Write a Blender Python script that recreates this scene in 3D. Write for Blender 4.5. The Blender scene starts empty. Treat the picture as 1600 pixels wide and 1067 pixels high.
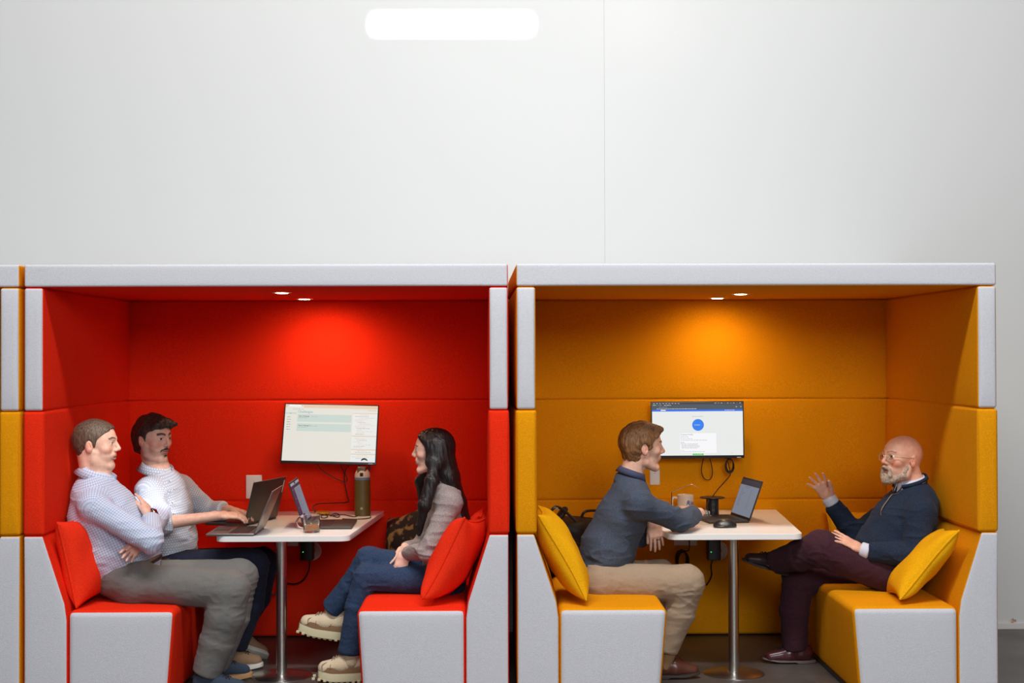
import bpy, bmesh, math, random
import numpy as np
from mathutils import Vector, Matrix
random.seed(7)
PI = math.pi
SC = bpy.context.scene
COL = SC.collection

# ------------------------------------------------------------------ camera
F_PX = 2222.0
CAM = np.array([0.0, -6.858, 1.67])
YAW, PITCH, ROLL = 0.0117, 0.0101, -0.0027
def cam_axes():
    f = Vector((math.sin(YAW) * math.cos(PITCH), math.cos(YAW) * math.cos(PITCH), math.sin(PITCH)))
    r = f.cross(Vector((0, 0, 1))).normalized()
    u = r.cross(f)
    c, s = math.cos(ROLL), math.sin(ROLL)
    return f, r * c + u * s, u * c - r * s
CF, CR, CU = cam_axes()
cam = bpy.data.objects.new('camera', bpy.data.cameras.new('camera'))
COL.objects.link(cam)
cam.data.lens = 50.0; cam.data.sensor_width = 36.0
cam.data.clip_end = 100
cam.matrix_world = Matrix(((CR.x, CU.x, -CF.x, CAM[0]), (CR.y, CU.y, -CF.y, CAM[1]), (CR.z, CU.z, -CF.z, CAM[2]), (0, 0, 0, 1)))
SC.camera = cam
def at(u, v, Y):
    """point of the room that stands at depth Y and shows at (u, v) of the photograph"""
    d = CF + CR * ((u - 800) / F_PX) - CU * ((v - 533.5) / F_PX)
    t = (Y - CAM[1]) / d.y
    return np.array([CAM[0] + d.x * t, Y, CAM[2] + d.z * t])

# ------------------------------------------------------------------ light
world = bpy.data.worlds.new('hall'); SC.world = world
world.use_nodes = True
world.node_tree.nodes['Background'].inputs[0].default_value = (0.86, 0.92, 1.0, 1)
world.node_tree.nodes['Background'].inputs[1].default_value = 0.16
SC.view_settings.view_transform = 'Standard'
SC.view_settings.look = 'None'
SC.view_settings.exposure = 0.0
SC.view_settings.gamma = 1.0
SC.view_settings.use_curve_mapping = False
def aim(o, target):
    o.rotation_euler = (Vector(target) - o.location).to_track_quat('-Z', 'Y').to_euler()
def area(name, loc, target, sx, sy, power, color=(1, 1, 1), spread=180):
    l = bpy.data.lights.new(name, 'AREA'); l.shape = 'RECTANGLE'; l.size = sx; l.size_y = sy
    l.energy = power; l.color = color; l.spread = math.radians(spread)
    o = bpy.data.objects.new(name, l); COL.objects.link(o); o.location = loc; aim(o, target); return o
def spot(name, loc, target, power, angle, blend=0.3, color=(1, 1, 1), radius=0.03):
    l = bpy.data.lights.new(name, 'SPOT'); l.energy = power; l.spot_size = math.radians(angle); l.spot_blend = blend
    l.color = color; l.shadow_soft_size = radius
    o = bpy.data.objects.new(name, l); COL.objects.link(o); o.location = loc; aim(o, target); return o
# long row of ceiling luminaires in front of the booths
area('ceiling_strip_light', (-0.3, -3.9, 8.2), (0.0, 0.3, 1.2), 6.0, 0.6, 585, (1.0, 0.98, 0.96))
area('hall_light', (1.6, -9.0, 4.0), (0.2, 1.0, 1.3), 3.6, 2.2, 300, (0.95, 0.97, 1.0))
# added unseen lamp, a narrow beam that makes the bright patch high on the wall
area('added_patch_light', (-0.26, -2.4, 6.0), (-0.26, 1.785, 3.69), 0.94, 0.05, 4.5, (1, 1, 0.98), 1.6)
area('added_wall_glow', (0.5, -2.6, 6.2), (0.5, 1.82, 2.9), 1.2, 0.5, 13, (1, 0.995, 0.98), 75)  # added wide soft lamp, brightens the middle of the wall
area('added_wall_light_small', (0.9, -2.2, 5.2), (0.9, 1.82, 3.7), 0.5, 0.2, 0.05, (1, 0.93, 0.86), 10)  # added faint warm lamp aimed beside the bright patch

# ------------------------------------------------------------------ materials
MATS = {}
def mat(name, color, rough=0.6, metal=0.0, **kw):
    if name in MATS: return MATS[name]
    m = bpy.data.materials.new(name); m.use_nodes = True
    b = m.node_tree.nodes['Principled BSDF']
    b.inputs['Base Color'].default_value = (*color, 1); b.inputs['Roughness'].default_value = rough
    b.inputs['Metallic'].default_value = metal
    for k, v in kw.items(): b.inputs[k].default_value = v
    MATS[name] = m; return m
def nd(m, typ, **kw):
    n = m.node_tree.nodes.new(typ)
    for k, v in kw.items(): setattr(n, k, v)
    return n
def lk(m, a, b): m.node_tree.links.new(a, b)
def bumped(m, scale=400, strength=0.3, dist=0.002, detail=3, stretch=(1, 1, 1), coord='Object'):
    b = m.node_tree.nodes['Principled BSDF']
    tc = nd(m, 'ShaderNodeTexCoord'); mp = nd(m, 'ShaderNodeMapping'); mp.inputs['Scale'].default_value = stretch
    n = nd(m, 'ShaderNodeTexNoise'); n.inputs['Scale'].default_value = scale; n.inputs['Detail'].default_value = detail
    bp = nd(m, 'ShaderNodeBump'); bp.inputs['Strength'].default_value = strength; bp.inputs['Distance'].default_value = dist
    lk(m, tc.outputs[coord], mp.inputs[0]); lk(m, mp.outputs[0], n.inputs[0]); lk(m, n.outputs[0], bp.inputs['Height']); lk(m, bp.outputs[0], b.inputs['Normal'])
    return n
def mottled(m, c1, c2, scale=60, lo=0.4, hi=0.6, detail=4, stretch=(1, 1, 1)):
    b = m.node_tree.nodes['Principled BSDF']
    tc = nd(m, 'ShaderNodeTexCoord'); mp = nd(m, 'ShaderNodeMapping'); mp.inputs['Scale'].default_value = stretch
    n = nd(m, 'ShaderNodeTexNoise'); n.inputs['Scale'].default_value = scale; n.inputs['Detail'].default_value = detail
    r = nd(m, 'ShaderNodeValToRGB')
    r.color_ramp.elements[0].position = lo; r.color_ramp.elements[0].color = (*c1, 1)
    r.color_ramp.elements[1].position = hi; r.color_ramp.elements[1].color = (*c2, 1)
    lk(m, tc.outputs['Object'], mp.inputs[0]); lk(m, mp.outputs[0], n.inputs[0]); lk(m, n.outputs[0], r.inputs[0]); lk(m, r.outputs[0], b.inputs['Base Color'])
    return r
def felt(name, color, amount=0.13):
    m = mat(name, color, 0.95, **{'Specular IOR Level': 0.06})
    bumped(m, 260, 0.38, 0.003, 4)
    c = np.array(color)
    mottled(m, tuple(c * (1 - amount)), tuple(np.minimum(c * (1 + amount), 1)), 240, 0.35, 0.65, 3)
    return m
RED = felt('red_felt', (0.82, 0.028, 0.007))
YEL = felt('yellow_felt', (0.76, 0.295, 0.004))
GRY = felt('grey_felt', (0.60, 0.605, 0.645), 0.07)
RPIL = felt('red_pillow_felt', (0.86, 0.034, 0.010)); YPIL = felt('yellow_pillow_felt', (0.84, 0.40, 0.006))
WHITE = mat('white_laminate', (0.86, 0.86, 0.84), 0.35)
STEEL = mat('brushed_steel', (0.62, 0.60, 0.57), 0.28, 1.0); bumped(STEEL, 60, 0.08, 0.001, 2, (1, 1, 40))
BLACK = mat('black_plastic', (0.012, 0.012, 0.013), 0.35)
CABLE = mat('black_cable', (0.008, 0.008, 0.008), 0.45)
PLATE = mat('white_plastic', (0.78, 0.77, 0.74), 0.4)
def glow(name, color, strength):
    m = mat(name, (0, 0, 0), 0.5); b = m.node_tree.nodes['Principled BSDF']
    b.inputs['Emission Color'].default_value = (*color, 1); b.inputs['Emission Strength'].default_value = strength; return m

# ------------------------------------------------------------------ objects
ORG = {}
def thing(name, label, cat, loc=(0, 0, 0), rz=0, group=None):
    o = bpy.data.objects.new(name, None); COL.objects.link(o)
    o.location = tuple(loc); o.rotation_euler = (0, 0, rz); o.empty_display_size = 0.05
    o['label'] = label; o['category'] = cat
    if group: o['group'] = group
    ORG[o.name] = np.array(loc, float); return o
def root_org(o):
    while o.parent is not None: o = o.parent
    return ORG.get(o.name, np.zeros(3))
def tag(o, label, cat, group=None):
    o['label'] = label; o['category'] = cat
    if group: o['group'] = group
    return o
def link(name, me, parent=None, local=False, kind=None, label=None):
    o = bpy.data.objects.new(name, me); COL.objects.link(o)
    if parent is not None:
        o.parent = parent
        if not local: me.transform(Matrix.Translation(-Vector(root_org(parent))))
    else: ORG[o.name] = np.zeros(3)
    if kind: o['kind'] = kind
    if label: o['label'] = label
    return o
def mesh_arrays(name, V, Q, mats, mi=None, smooth=True):
    V = np.asarray(V, np.float32); me = bpy.data.meshes.new(name)
    if isinstance(Q, np.ndarray):
        n = len(Q); w = Q.shape[1]
        me.vertices.add(len(V)); me.vertices.foreach_set('co', V.ravel())
        me.loops.add(n * w); me.loops.foreach_set('vertex_index', Q.astype(np.int32).ravel())
        me.polygons.add(n); me.polygons.foreach_set('loop_start', np.arange(0, n * w, w, dtype=np.int32))
        me.update(calc_edges=True)
    else:
        me.from_pydata([tuple(map(float, v)) for v in V], [], Q); me.update()
    for m in (mats if isinstance(mats, (list, tuple)) else [mats]): me.materials.append(m)
    if mi is not None: me.polygons.foreach_set('material_index', np.asarray(mi, np.int32))
    if smooth: me.polygons.foreach_set('use_smooth', np.ones(len(me.polygons), bool))
    me.validate(); return me
class B:
    """collects pieces of one mesh"""
    def __init__(s): s.V = []; s.Q = []; s.M = []; s.n = 0
    def add(s, V, Q, mi=0, M=None):
        V = np.asarray(V, float)
        if M is not None: V = V @ np.array(M.to_3x3()).T + np.array(M.translation)
        s.V.append(V); s.Q += [tuple(i + s.n for i in q) for q in Q]; s.M += [mi] * len(Q) if np.isscalar(mi) else list(mi); s.n += len(V); return s
    def box(s, x0, x1, y0, y1, z0, z1, r=0.002, mi=0, M=None, seg=2):
        V, Q, F = rbox_arrays(x0, x1, y0, y1, z0, z1, r, 0, 1, seg); return s.add(V, Q, mi, M)
    def tube(s, pts, r, mi=0, seg=8, closed=False, M=None):
        P = np.array(pts, float); n = len(P); rs = np.full(n, r) if np.isscalar(r) else np.array(r)
        T = np.gradient(P, axis=0)
        if closed: T = np.roll(P, -1, 0) - np.roll(P, 1, 0)
        T /= np.linalg.norm(T, axis=1)[:, None] + 1e-9
        nrm = np.cross(T[0], (0.12, 0.31, 0.94)); nrm /= np.linalg.norm(nrm); V = []
        for i in range(n):
            nrm = nrm - T[i] * np.dot(nrm, T[i]); nrm /= np.linalg.norm(nrm) + 1e-9; bi = np.cross(T[i], nrm)
            for k in range(seg):
                a = 2 * PI * k / seg; V.append(P[i] + rs[i] * (math.cos(a) * nrm + math.sin(a) * bi))
        Q = [(i * seg + k, i * seg + (k + 1) % seg, ((i + 1) % n) * seg + (k + 1) % seg, ((i + 1) % n) * seg + k) for i in range(n if closed else n - 1) for k in range(seg)]
        if not closed: Q += [tuple(range(seg))[::-1], tuple((n - 1) * seg + k for k in range(seg))]
        return s.add(V, Q, mi, M)
    def lathe(s, prof, mi=0, seg=40, M=None, c=(0, 0, 0)):
        V = []; m = len(prof)
        for k in range(seg):
            a = 2 * PI * k / seg
            V += [(c[0] + r * math.cos(a), c[1] + r * math.sin(a), c[2] + z) for r, z in prof]
        Q = [(k * m + i, ((k + 1) % seg) * m + i, ((k + 1) % seg) * m + i + 1, k * m + i + 1) for k in range(seg) for i in range(m - 1)]
        return s.add(V, Q, mi, M)
    def text(s, txt, size, M, mi=0, shear=0.0, bold=0.0):
        cu = bpy.data.curves.new('t', 'FONT'); cu.body = txt; cu.size = size; cu.shear = shear; cu.offset = bold; cu.resolution_u = 3
        ob = bpy.data.objects.new('t', cu); COL.objects.link(ob)
        me = bpy.data.meshes.new_from_object(ob)
        V = [tuple(v.co) for v in me.vertices]; Q = [tuple(p.vertices) for p in me.polygons]
        bpy.data.objects.remove(ob); bpy.data.meshes.remove(me); bpy.data.curves.remove(cu)
        return s.add(V, Q, mi, M)
    def mesh(s, name, mats, smooth=True):
        return mesh_arrays(name, np.concatenate(s.V), s.Q, mats, s.M, smooth)
    def build(s, name, mats, parent=None, local=False, smooth=True, kind=None, label=None, auto=35):
        me = s.mesh(name, mats, smooth)
        if smooth and auto:
            try: me.set_sharp_from_angle(angle=math.radians(auto))
            except Exception: pass
        return link(name, me, parent, local, kind, label)
def rbox_arrays(x0, x1, y0, y1, z0, z1, r, bulge=0.0, n=8, seg=4):
    lo = np.array([x0, y0, z0], float); hi = np.array([x1, y1, z1], float); c = (lo + hi) / 2; h = (hi - lo) / 2
    r = min(r, h.min() * 0.98)
    def ts(a):
        if r <= 0: return np.linspace(-a, a, n + 1)
        arc = [a - r + r * math.tan(k / seg * PI / 4) for k in range(seg + 1)]
        mid = np.linspace(-(a - r), a - r, n + 1)[1:-1] if n > 1 else []
        return np.array([-t for t in arc[::-1]] + list(mid) + arc)
    V = []; Q = []; F = []; idx = {}
    for ax in range(3):
        b, d = (ax + 1) % 3, (ax + 2) % 3; tb, td = ts(h[b]), ts(h[d])
        for sg in (-1, 1):
            ids = np.empty((len(tb), len(td)), int)
            for i, u in enumerate(tb):
                for j, w in enumerate(td):
                    p = np.zeros(3); p[ax] = sg * h[ax]; p[b] = u; p[d] = w
                    key = tuple(np.round(p, 6))
                    if key not in idx:
                        q = np.clip(p, -(h - r), h - r); e = p - q; L = np.linalg.norm(e)
                        if L > 1e-9 and r > 0: pp = q + e / L * r
                        else: pp = p.copy()
                        if bulge:
                            for a in range(3):
                                o1, o2 = (a + 1) % 3, (a + 2) % 3
                                fl = max(0, 1 - (p[o1] / h[o1]) ** 4) * max(0, 1 - (p[o2] / h[o2]) ** 4)
                                pp[a] += bulge * fl * (p[a] / h[a])
                        idx[key] = len(V); V.append(pp + c)
                    ids[i, j] = idx[key]
            for i in range(len(tb) - 1):
                for j in range(len(td) - 1):
                    q = (ids[i, j], ids[i + 1, j], ids[i + 1, j + 1], ids[i, j + 1])
                    Q.append(q if sg > 0 else q[::-1]); F.append(ax * 2 + (sg > 0))
    return np.array(V), Q, F
def cushion(name, x0, x1, y0, y1, z0, z1, mats, parent, front=1, r=0.012, bulge=0.008, n=8, warp=None, label=None):
    """upholstered block; the face towards the room (-Y) may wear the second material"""
    V, Q, F = rbox_arrays(x0, x1, y0, y1, z0, z1, r, bulge, n)
    if warp is not None: V = warp(V)
    me = mesh_arrays(name, V, Q, mats, [front if f == 2 or (f == 5 and name == 'roof_panel') else 0 for f in F])
    return link(name, me, parent, label=label)
def smooth_pts(pts, n=8):
    P = np.array(pts, float); P = np.vstack([2 * P[0] - P[1], P, 2 * P[-1] - P[-2]]); out = []
    for i in range(1, len(P) - 2):
        for k in range(n):
            t = k / n; a, b, c, d = P[i - 1], P[i], P[i + 1], P[i + 2]
            out.append(0.5 * ((2 * b) + (-a + c) * t + (2 * a - 5 * b + 4 * c - d) * t * t + (-a + 3 * b - 3 * c + d) * t ** 3))
    out.append(P[-2]); return np.array(out)

# ------------------------------------------------------------------ the setting
FLOORM = mat('concrete_floor', (0.12, 0.105, 0.095), 0.38)
mottled(FLOORM, (0.045, 0.038, 0.034), (0.135, 0.115, 0.102), 2.2, 0.3, 0.7, 8); bumped(FLOORM, 30, 0.05, 0.002)
WALLM = mat('white_wall_paint', (0.61, 0.62, 0.61), 0.6); bumped(WALLM, 90, 0.05, 0.001)
WY = 1.785
B().box(-9, 9, -9, WY, -0.1, 0.0, 0).build('floor', FLOORM, kind='structure', smooth=False)
w = B(); w.box(-9, 0.6675, WY, WY + 0.15, 0, 7, 0.0008).box(0.668, 9, WY, WY + 0.15, 0, 7, 0.0015)
w.build('wall_back', WALLM, kind='structure', smooth=False)
B().box(-9, 9, WY - 0.014, WY, 0.0, 0.036, 0.002).build('baseboard_back', mat('baseboard_paint', (0.66, 0.63, 0.61), 0.5), kind='structure', smooth=False)
# chipped plaster patch above the baseboard
pt = B(); cx, _, cz = at(1583, 970, WY)
rim = []
for k in range(26):
    a = 2 * PI * k / 26; rr = (0.026 if k % 2 else 0.019) * random.uniform(0.75, 1.15)
    rim.append((cx + rr * 1.0 * math.cos(a), WY - 0.0012, cz + rr * 0.78 * math.sin(a)))
pt.add(rim + [(p[0], WY + 0.001, p[2]) for p in rim], [tuple(range(26))] + [(k, 26 + k, 26 + (k + 1) % 26, (k + 1) % 26) for k in range(26)])
pm = mat('torn_plaster', (0.45, 0.32, 0.24), 0.9); mottled(pm, (0.62, 0.56, 0.50), (0.36, 0.22, 0.15), 70, 0.42, 0.55)
o = pt.build('trim_1', pm, kind='structure', smooth=False)

# ------------------------------------------------------------------ booths
DEEP = 1.62          # inner depth
ZS = (0.0, 0.812, 1.409, 2.004, 2.115)
def wall_side(xo, xi, col, parent, wf=None):
    """side wall of two stacked cushions; xo outer, xi inner face"""
    x0, x1 = min(xo, xi), max(xo, xi)
    cushion('lower_side_cushion', x0 - 0.004, x1 + 0.004, 0.0, DEEP, ZS[1] + 0.001, ZS[2] - 0.001, [col, GRY], parent, 0, 0.014, 0.010, 8, wf)
    cushion('upper_side_cushion', x0, x1, 0.0, DEEP, ZS[2] + 0.001, ZS[3] - 0.001, [col, GRY], parent, 1, 0.014, 0.010, 8, wf, label='side cushion with a grey front strip')
def booth(xl, xr, col, label, cname, left=True, right=True):
    t = thing('meeting_booth', label, 'booth', ((xl + xr) / 2, DEEP / 2, 0))
    T = 0.0926; sk = 0.024 if cname == 'yellow' else 0.0
    wf = lambda V: np.c_[V[:, 0] - sk * np.clip(V[:, 1] / 1.7, 0, 1) * np.clip(1 - (V[:, 0] - xl) / 0.08, 0, 1), V[:, 1:]]
    cushion('roof_panel', xl, xr, 0.0, DEEP + 0.1, ZS[3] + 0.001, ZS[4], [col, GRY], t, 1, 0.012, 0.003, 10, wf, label='roof cushion with a grey front')
    if left: wall_side(xl, xl + T, col, t, wf)
    if right: wall_side(xr, xr - T, col, t)
    a, b = xl + T * 0.5, xr - T * 0.5
    cushion('back_cushion', a, b, DEEP, DEEP + 0.1, ZS[2] + 0.001, ZS[3] - 0.001, [col], t, 0, 0.012, 0.006)
    cushion('back_cushion', a, b, DEEP, DEEP + 0.1, ZS[1] + 0.001, ZS[2] - 0.001, [col], t, 0, 0.012, 0.006)
    cushion('back_cushion', a, b, DEEP, DEEP + 0.1, 0.012, ZS[1] - 0.001, [col], t, 0, 0.012, 0.006)
    return t
def downlight(x, y, label):
    t = thing('recessed_downlight', label, 'ceiling light', (x, y, ZS[3]), group='small round downlights in the booth roofs')
    B().lathe([(0.036, 0.001), (0.050, 0.001), (0.052, -0.002), (0.048, -0.006), (0.036, -0.005), (0.034, 0.001)], M=Matrix.Translation((x, y, ZS[3]))).build('trim_ring', mat('lamp_ring', (0.75, 0.55, 0.35), 0.3, 0.6), t)
    B().lathe([(0.0, -0.009), (0.030, -0.007), (0.034, 0.001)], M=Matrix.Translation((x, y, ZS[3]))).build('lamp_lens', glow('warm_lens', (1, 0.86, 0.6), 30), t)
def slant(V, xf, xb, zt, d, zs):
    """backrest: its inner face leans back from the seat up to the side wall"""
    V = V.copy(); t = np.clip((V[:, 2] - zs) / (zt - zs), 0, 1)
    w = np.clip((V[:, 0] - xb) / (xf - xb), 0, 1)
    V[:, 0] -= w * t * d * np.sign(xf - xb); return V
def bench(xo, sgn, col, cname, label, pxs):
    """xo outer side, sgn +1 when the seat looks towards +X"""
    xw, xb, xs, xsb = pxs            # inner top of backrest, inner bottom, seat front top, seat front bottom
    t = thing('booth_bench', label, 'bench', ((xo + xs) / 2, DEEP / 2, 0))
    x0, x1 = min(xo, xb), max(xo, xb)
    cushion('backrest', x0, x1, 0.0, DEEP, 0.004, ZS[1] - 0.001, [col, GRY], t, 1, 0.014, 0.004, 10,
            warp=lambda V: slant(V, xb, xo, ZS[1], abs(xb - xw), 0.452), label='slanting backrest with a grey end')
    a, b = min(xb, xs), max(xb, xs)
    def w(V):
        V = V.copy(); f = np.clip((V[:, 0] - xb) / (xs - xb), 0, 1); tt = np.clip(1 - (V[:, 2] - 0.0) / 0.45, 0, 1)
        V[:, 0] += f * tt * (xsb - xs); return V
    cushion('seat', a + 0.001, b, 0.0, DEEP, 0.004, 0.452, [col, GRY], t, 1, 0.034, 0.004, 10, warp=w, label='seat block with a grey end')
    B().box(a + 0.03, b - 0.04, 0.03, DEEP - 0.02, 0.0, 0.02, 0.003).build('plinth', BLACK, t)
    return t
def X(u, v=800, Y=0.0): return float(at(u, v, Y)[0])
rl, rr_ = X(37), X(794.5); yl, yr = X(807.5), X(1559)
booth(rl, rr_, RED, 'red felt meeting booth with a light grey roof edge, left of the yellow one', 'red')
booth(yl, yr, YEL, 'yellow felt meeting booth with a light grey roof edge, housing two people', 'yellow')
fx = X(33)
booth(fx - 2.33, fx - 0.010, YEL, 'yellow booth cut off by the left edge of the photo, only its end showing', 'yellow')
bench(rl, 1, RED, 'red', 'red bench with grey end under the two men at the left', (X(66), X(105), X(272.5), X(261)))
bench(rr_, -1, RED, 'red', 'red bench with grey end under the woman', (X(765), X(727), X(556), X(565)))
bench(yl, 1, YEL, 'yellow', 'yellow bench with grey end under the man in the blue-grey sweater', (X(834), X(873), X(1043), X(1031)))
bench(yr, -1, YEL, 'yellow', 'yellow bench with grey end under the bald bearded man', (X(1534), X(1497), X(1331), X(1343)))
bench(fx - 0.006, -1, YEL, 'yellow', 'bench end at the far left edge, only its grey side panel showing', (fx - 0.1, fx - 0.215, fx - 0.75, fx - 0.72))
for x, y, l in ((-1.105, 0.52, 'front downlight in the red booth roof'), (-1.10, 1.35, 'rear downlight in the red booth roof'),
                (1.325, 0.80, 'front downlight in the yellow booth roof'), (1.285, 1.35, 'rear downlight in the yellow booth roof')):
    downlight(x, y, l)
for nm, x, e, c in (('red_booth_spot', -0.98, 30, (1, 0.74, 0.44)), ('yellow_booth_spot', 1.31, 27, (1, 0.68, 0.36))):
    spot(nm, (x, 1.27, 1.985), (x, 1.50, 0.8), e * 0.62, 165, 0.9, c, 0.04)
    spot(nm, (x, 0.62, 1.985), (x, 0.66, 0.8), e * 0.35, 110, 0.8, c, 0.035)

# ------------------------------------------------------------------ tables
TZ = 0.75
def table(cx, y0, wf, wb, label, px):
    t = thing('booth_table', label, 'table', (cx, 1.0, 0))
    hf, hb = wf / 2, wb / 2; y1 = DEEP - 0.006; c = 0.055; out = []
    def arc(px_, py, a0, a1, r):
        for k in range(9):
            a = a0 + (a1 - a0) * k / 8; out.append((px_ + r * math.cos(a), py + r * math.sin(a)))
    sl = (hb - hf) / (y1 - y0)
    arc(cx + hf - c, y0 + c, -PI / 2, 0.05, c); out.append((cx + hb, y1)); out.append((cx - hb, y1)); arc(cx - hf + c, y0 + c, PI - 0.05, 3 * PI / 2, c)
    n = len(out); V = []; lv = [(TZ - 0.030, 0.0015), (TZ - 0.0285, 0), (TZ - 0.0015, 0), (TZ, 0.0015)]
    C = np.array([cx, (y0 + y1) / 2])
    for z, ins in lv:
        for p in out:
            d = C - np.array(p); d /= np.linalg.norm(d); q = np.array(p) + d * ins; V.append((q[0], q[1], z))
    Q = [(l * n + k, l * n + (k + 1) % n, (l + 1) * n + (k + 1) % n, (l + 1) * n + k) for l in range(3) for k in range(n)]
    Q += [tuple(range(n))[::-1], tuple(3 * n + k for k in range(n))]
    b = B(); b.add(V, Q); b.build('table_top', WHITE, t, auto=30)
    py = 0.61
    B().lathe([(0.0275, 0.010), (0.0275, TZ - 0.031)], M=Matrix.Translation((px, py, 0))).build('pole', STEEL, t)
    B().lathe([(0, 0.012), (0.03, 0.012), (0.034, 0.009), (0.155, 0.006), (0.160, 0.003), (0.160, 0.0)], seg=64, M=Matrix.Translation((px, py, 0))).build('base_plate', STEEL, t)
    B().box(px - 0.08, px + 0.08, py - 0.08, py + 0.08, TZ - 0.036, TZ - 0.0295, 0.002).build('mounting_plate', BLACK, t)
    return t
TX1, TX2 = float(at(441, 836, 0.455)[0]), float(at(1150, 836, 0.455)[0])
table(TX1, 0.455, 0.69, 0.86, 'white-topped table on a steel pole in the red booth', float(at(440, 900, 0.61)[0]))
table(TX2, 0.455, 0.70, 0.87, 'white-topped table on a steel pole in the yellow booth', float(at(1146, 900, 0.61)[0]))

# ------------------------------------------------------------------ monitors
SCRW = glow('screen_white', (0.80, 0.82, 0.80), 0.98); SCRC = glow('screen_cream', (0.82, 0.80, 0.73), 0.92)
SG = glow('screen_mint', (0.66, 0.78, 0.72), 0.85); SO = glow('screen_peach', (0.90, 0.66, 0.48), 0.85); SD = glow('screen_text_dark', (0.10, 0.13, 0.16), 0.6)
ST = glow('screen_text_grey', (0.48, 0.50, 0.50), 0.7); STL = glow('screen_teal', (0.1, 0.5, 0.55), 0.8); SP = glow('screen_pink', (0.85, 0.55, 0.50), 0.85)
SBL = glow('screen_blue', (0.02, 0.16, 0.85), 0.95); SCI = glow('screen_circle_blue', (0.02, 0.21, 0.87), 0.95); SGR = glow('screen_green', (0.05, 0.62, 0.06), 0.95)
SK = glow('screen_bar', (0.045, 0.05, 0.06), 0.8); SWH = glow('screen_bright', (0.95, 0.95, 0.97), 0.95)
UIM = [SCRW, SCRC, SG, SO, SD, ST, STL, SP, SBL, SCI, SGR, SK, SWH]
class UI:
    """flat drawing on a screen: x to the right, z up, screen faces -Y, 0..1 coordinates from the top left"""
    def __init__(s, w, h): s.w = w; s.h = h; s.b = B(); s.k = 0
    def p(s, x, y): return (-s.w / 2 + x * s.w, s.h / 2 - y * s.h)
    def rect(s, x0, y0, x1, y1, mi, lift=0.0003):
        a, d = s.p(x0, y0), s.p(x1, y1); Y = -lift
        s.b.add([(a[0], Y, d[1]), (d[0], Y, d[1]), (d[0], Y, a[1]), (a[0], Y, a[1])], [(0, 1, 2, 3)], mi)
    def disc(s, x, y, r, mi, lift=0.0004, sq=1.0):
        c = s.p(x, y); s.b.add([(c[0] + r * math.cos(2 * PI * k / 48), -lift, c[1] + r * math.sin(2 * PI * k / 48)) for k in range(48)], [tuple(range(48))], mi)
    def text(s, x, y, t, size, mi, lift=0.0006, bold=0.0):
        c = s.p(x, y); s.b.text(t, size, Matrix.Translation((c[0], -lift, c[1])) @ Matrix.Rotation(PI / 2, 4, 'X'), mi, 0, bold)
    def line(s, x, y, w, mi, th=0.006): s.rect(x, y, x + w, y + th, mi, 0.0005)
def bodytext(ui, x, y, w, mi, seed):
    r = random.Random(seed); xx = x
    while xx < x + w:
        l = min(r.uniform(0.012, 0.035), x + w - xx); ui.line(xx, y, l, mi, 0.0065); xx += l + 0.005
def monitor(M, w, h, label, draw, chin=0.012):
    t = thing('wall_monitor', label, 'monitor', M.translation)
    t.matrix_world = M
    b = B(); b.box(-w / 2, w / 2, 0, 0.012, -h / 2, h / 2, 0.002).box(-w / 2 + 0.06, w / 2 - 0.06, 0.012, 0.035, -h / 2 + 0.02, h / 2 - 0.07, 0.008)
    b.build('casing', BLACK, t, True)
    ui = UI(w - 0.014, h - 0.008 - chin); draw(ui)
    off = (chin - 0.005) / 2
    for i in range(len(ui.b.V)): ui.b.V[i] = ui.b.V[i] + np.array([0, -0.0008, off])
    ui.b.build('screen', UIM, t, True, smooth=False)
    B().box(w / 2 - 0.045, w / 2 - 0.02, -0.0012, 0, -h / 2 + 0.003, -h / 2 + 0.007, 0.0003).build('bezel_badge', ST, t, True)
    a = B(); a.box(-0.04, 0.04, 0.035, 0.04, -0.04, 0.04, 0.002).box(-0.02, 0.02, 0.04, 0.2, -0.02, 0.02, 0.004)
    wy = (M.inverted() @ Vector((M.translation.x, DEEP, M.translation.z))).y
    a2 = B(); a2.box(-0.04, 0.04, 0.035, 0.042, -0.04, 0.04, 0.002).tube([(0, 0.04, 0), (0, wy + 0.0, 0)], 0.016)
    a2.build('wall_mount', BLACK, t, True); return t
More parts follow.
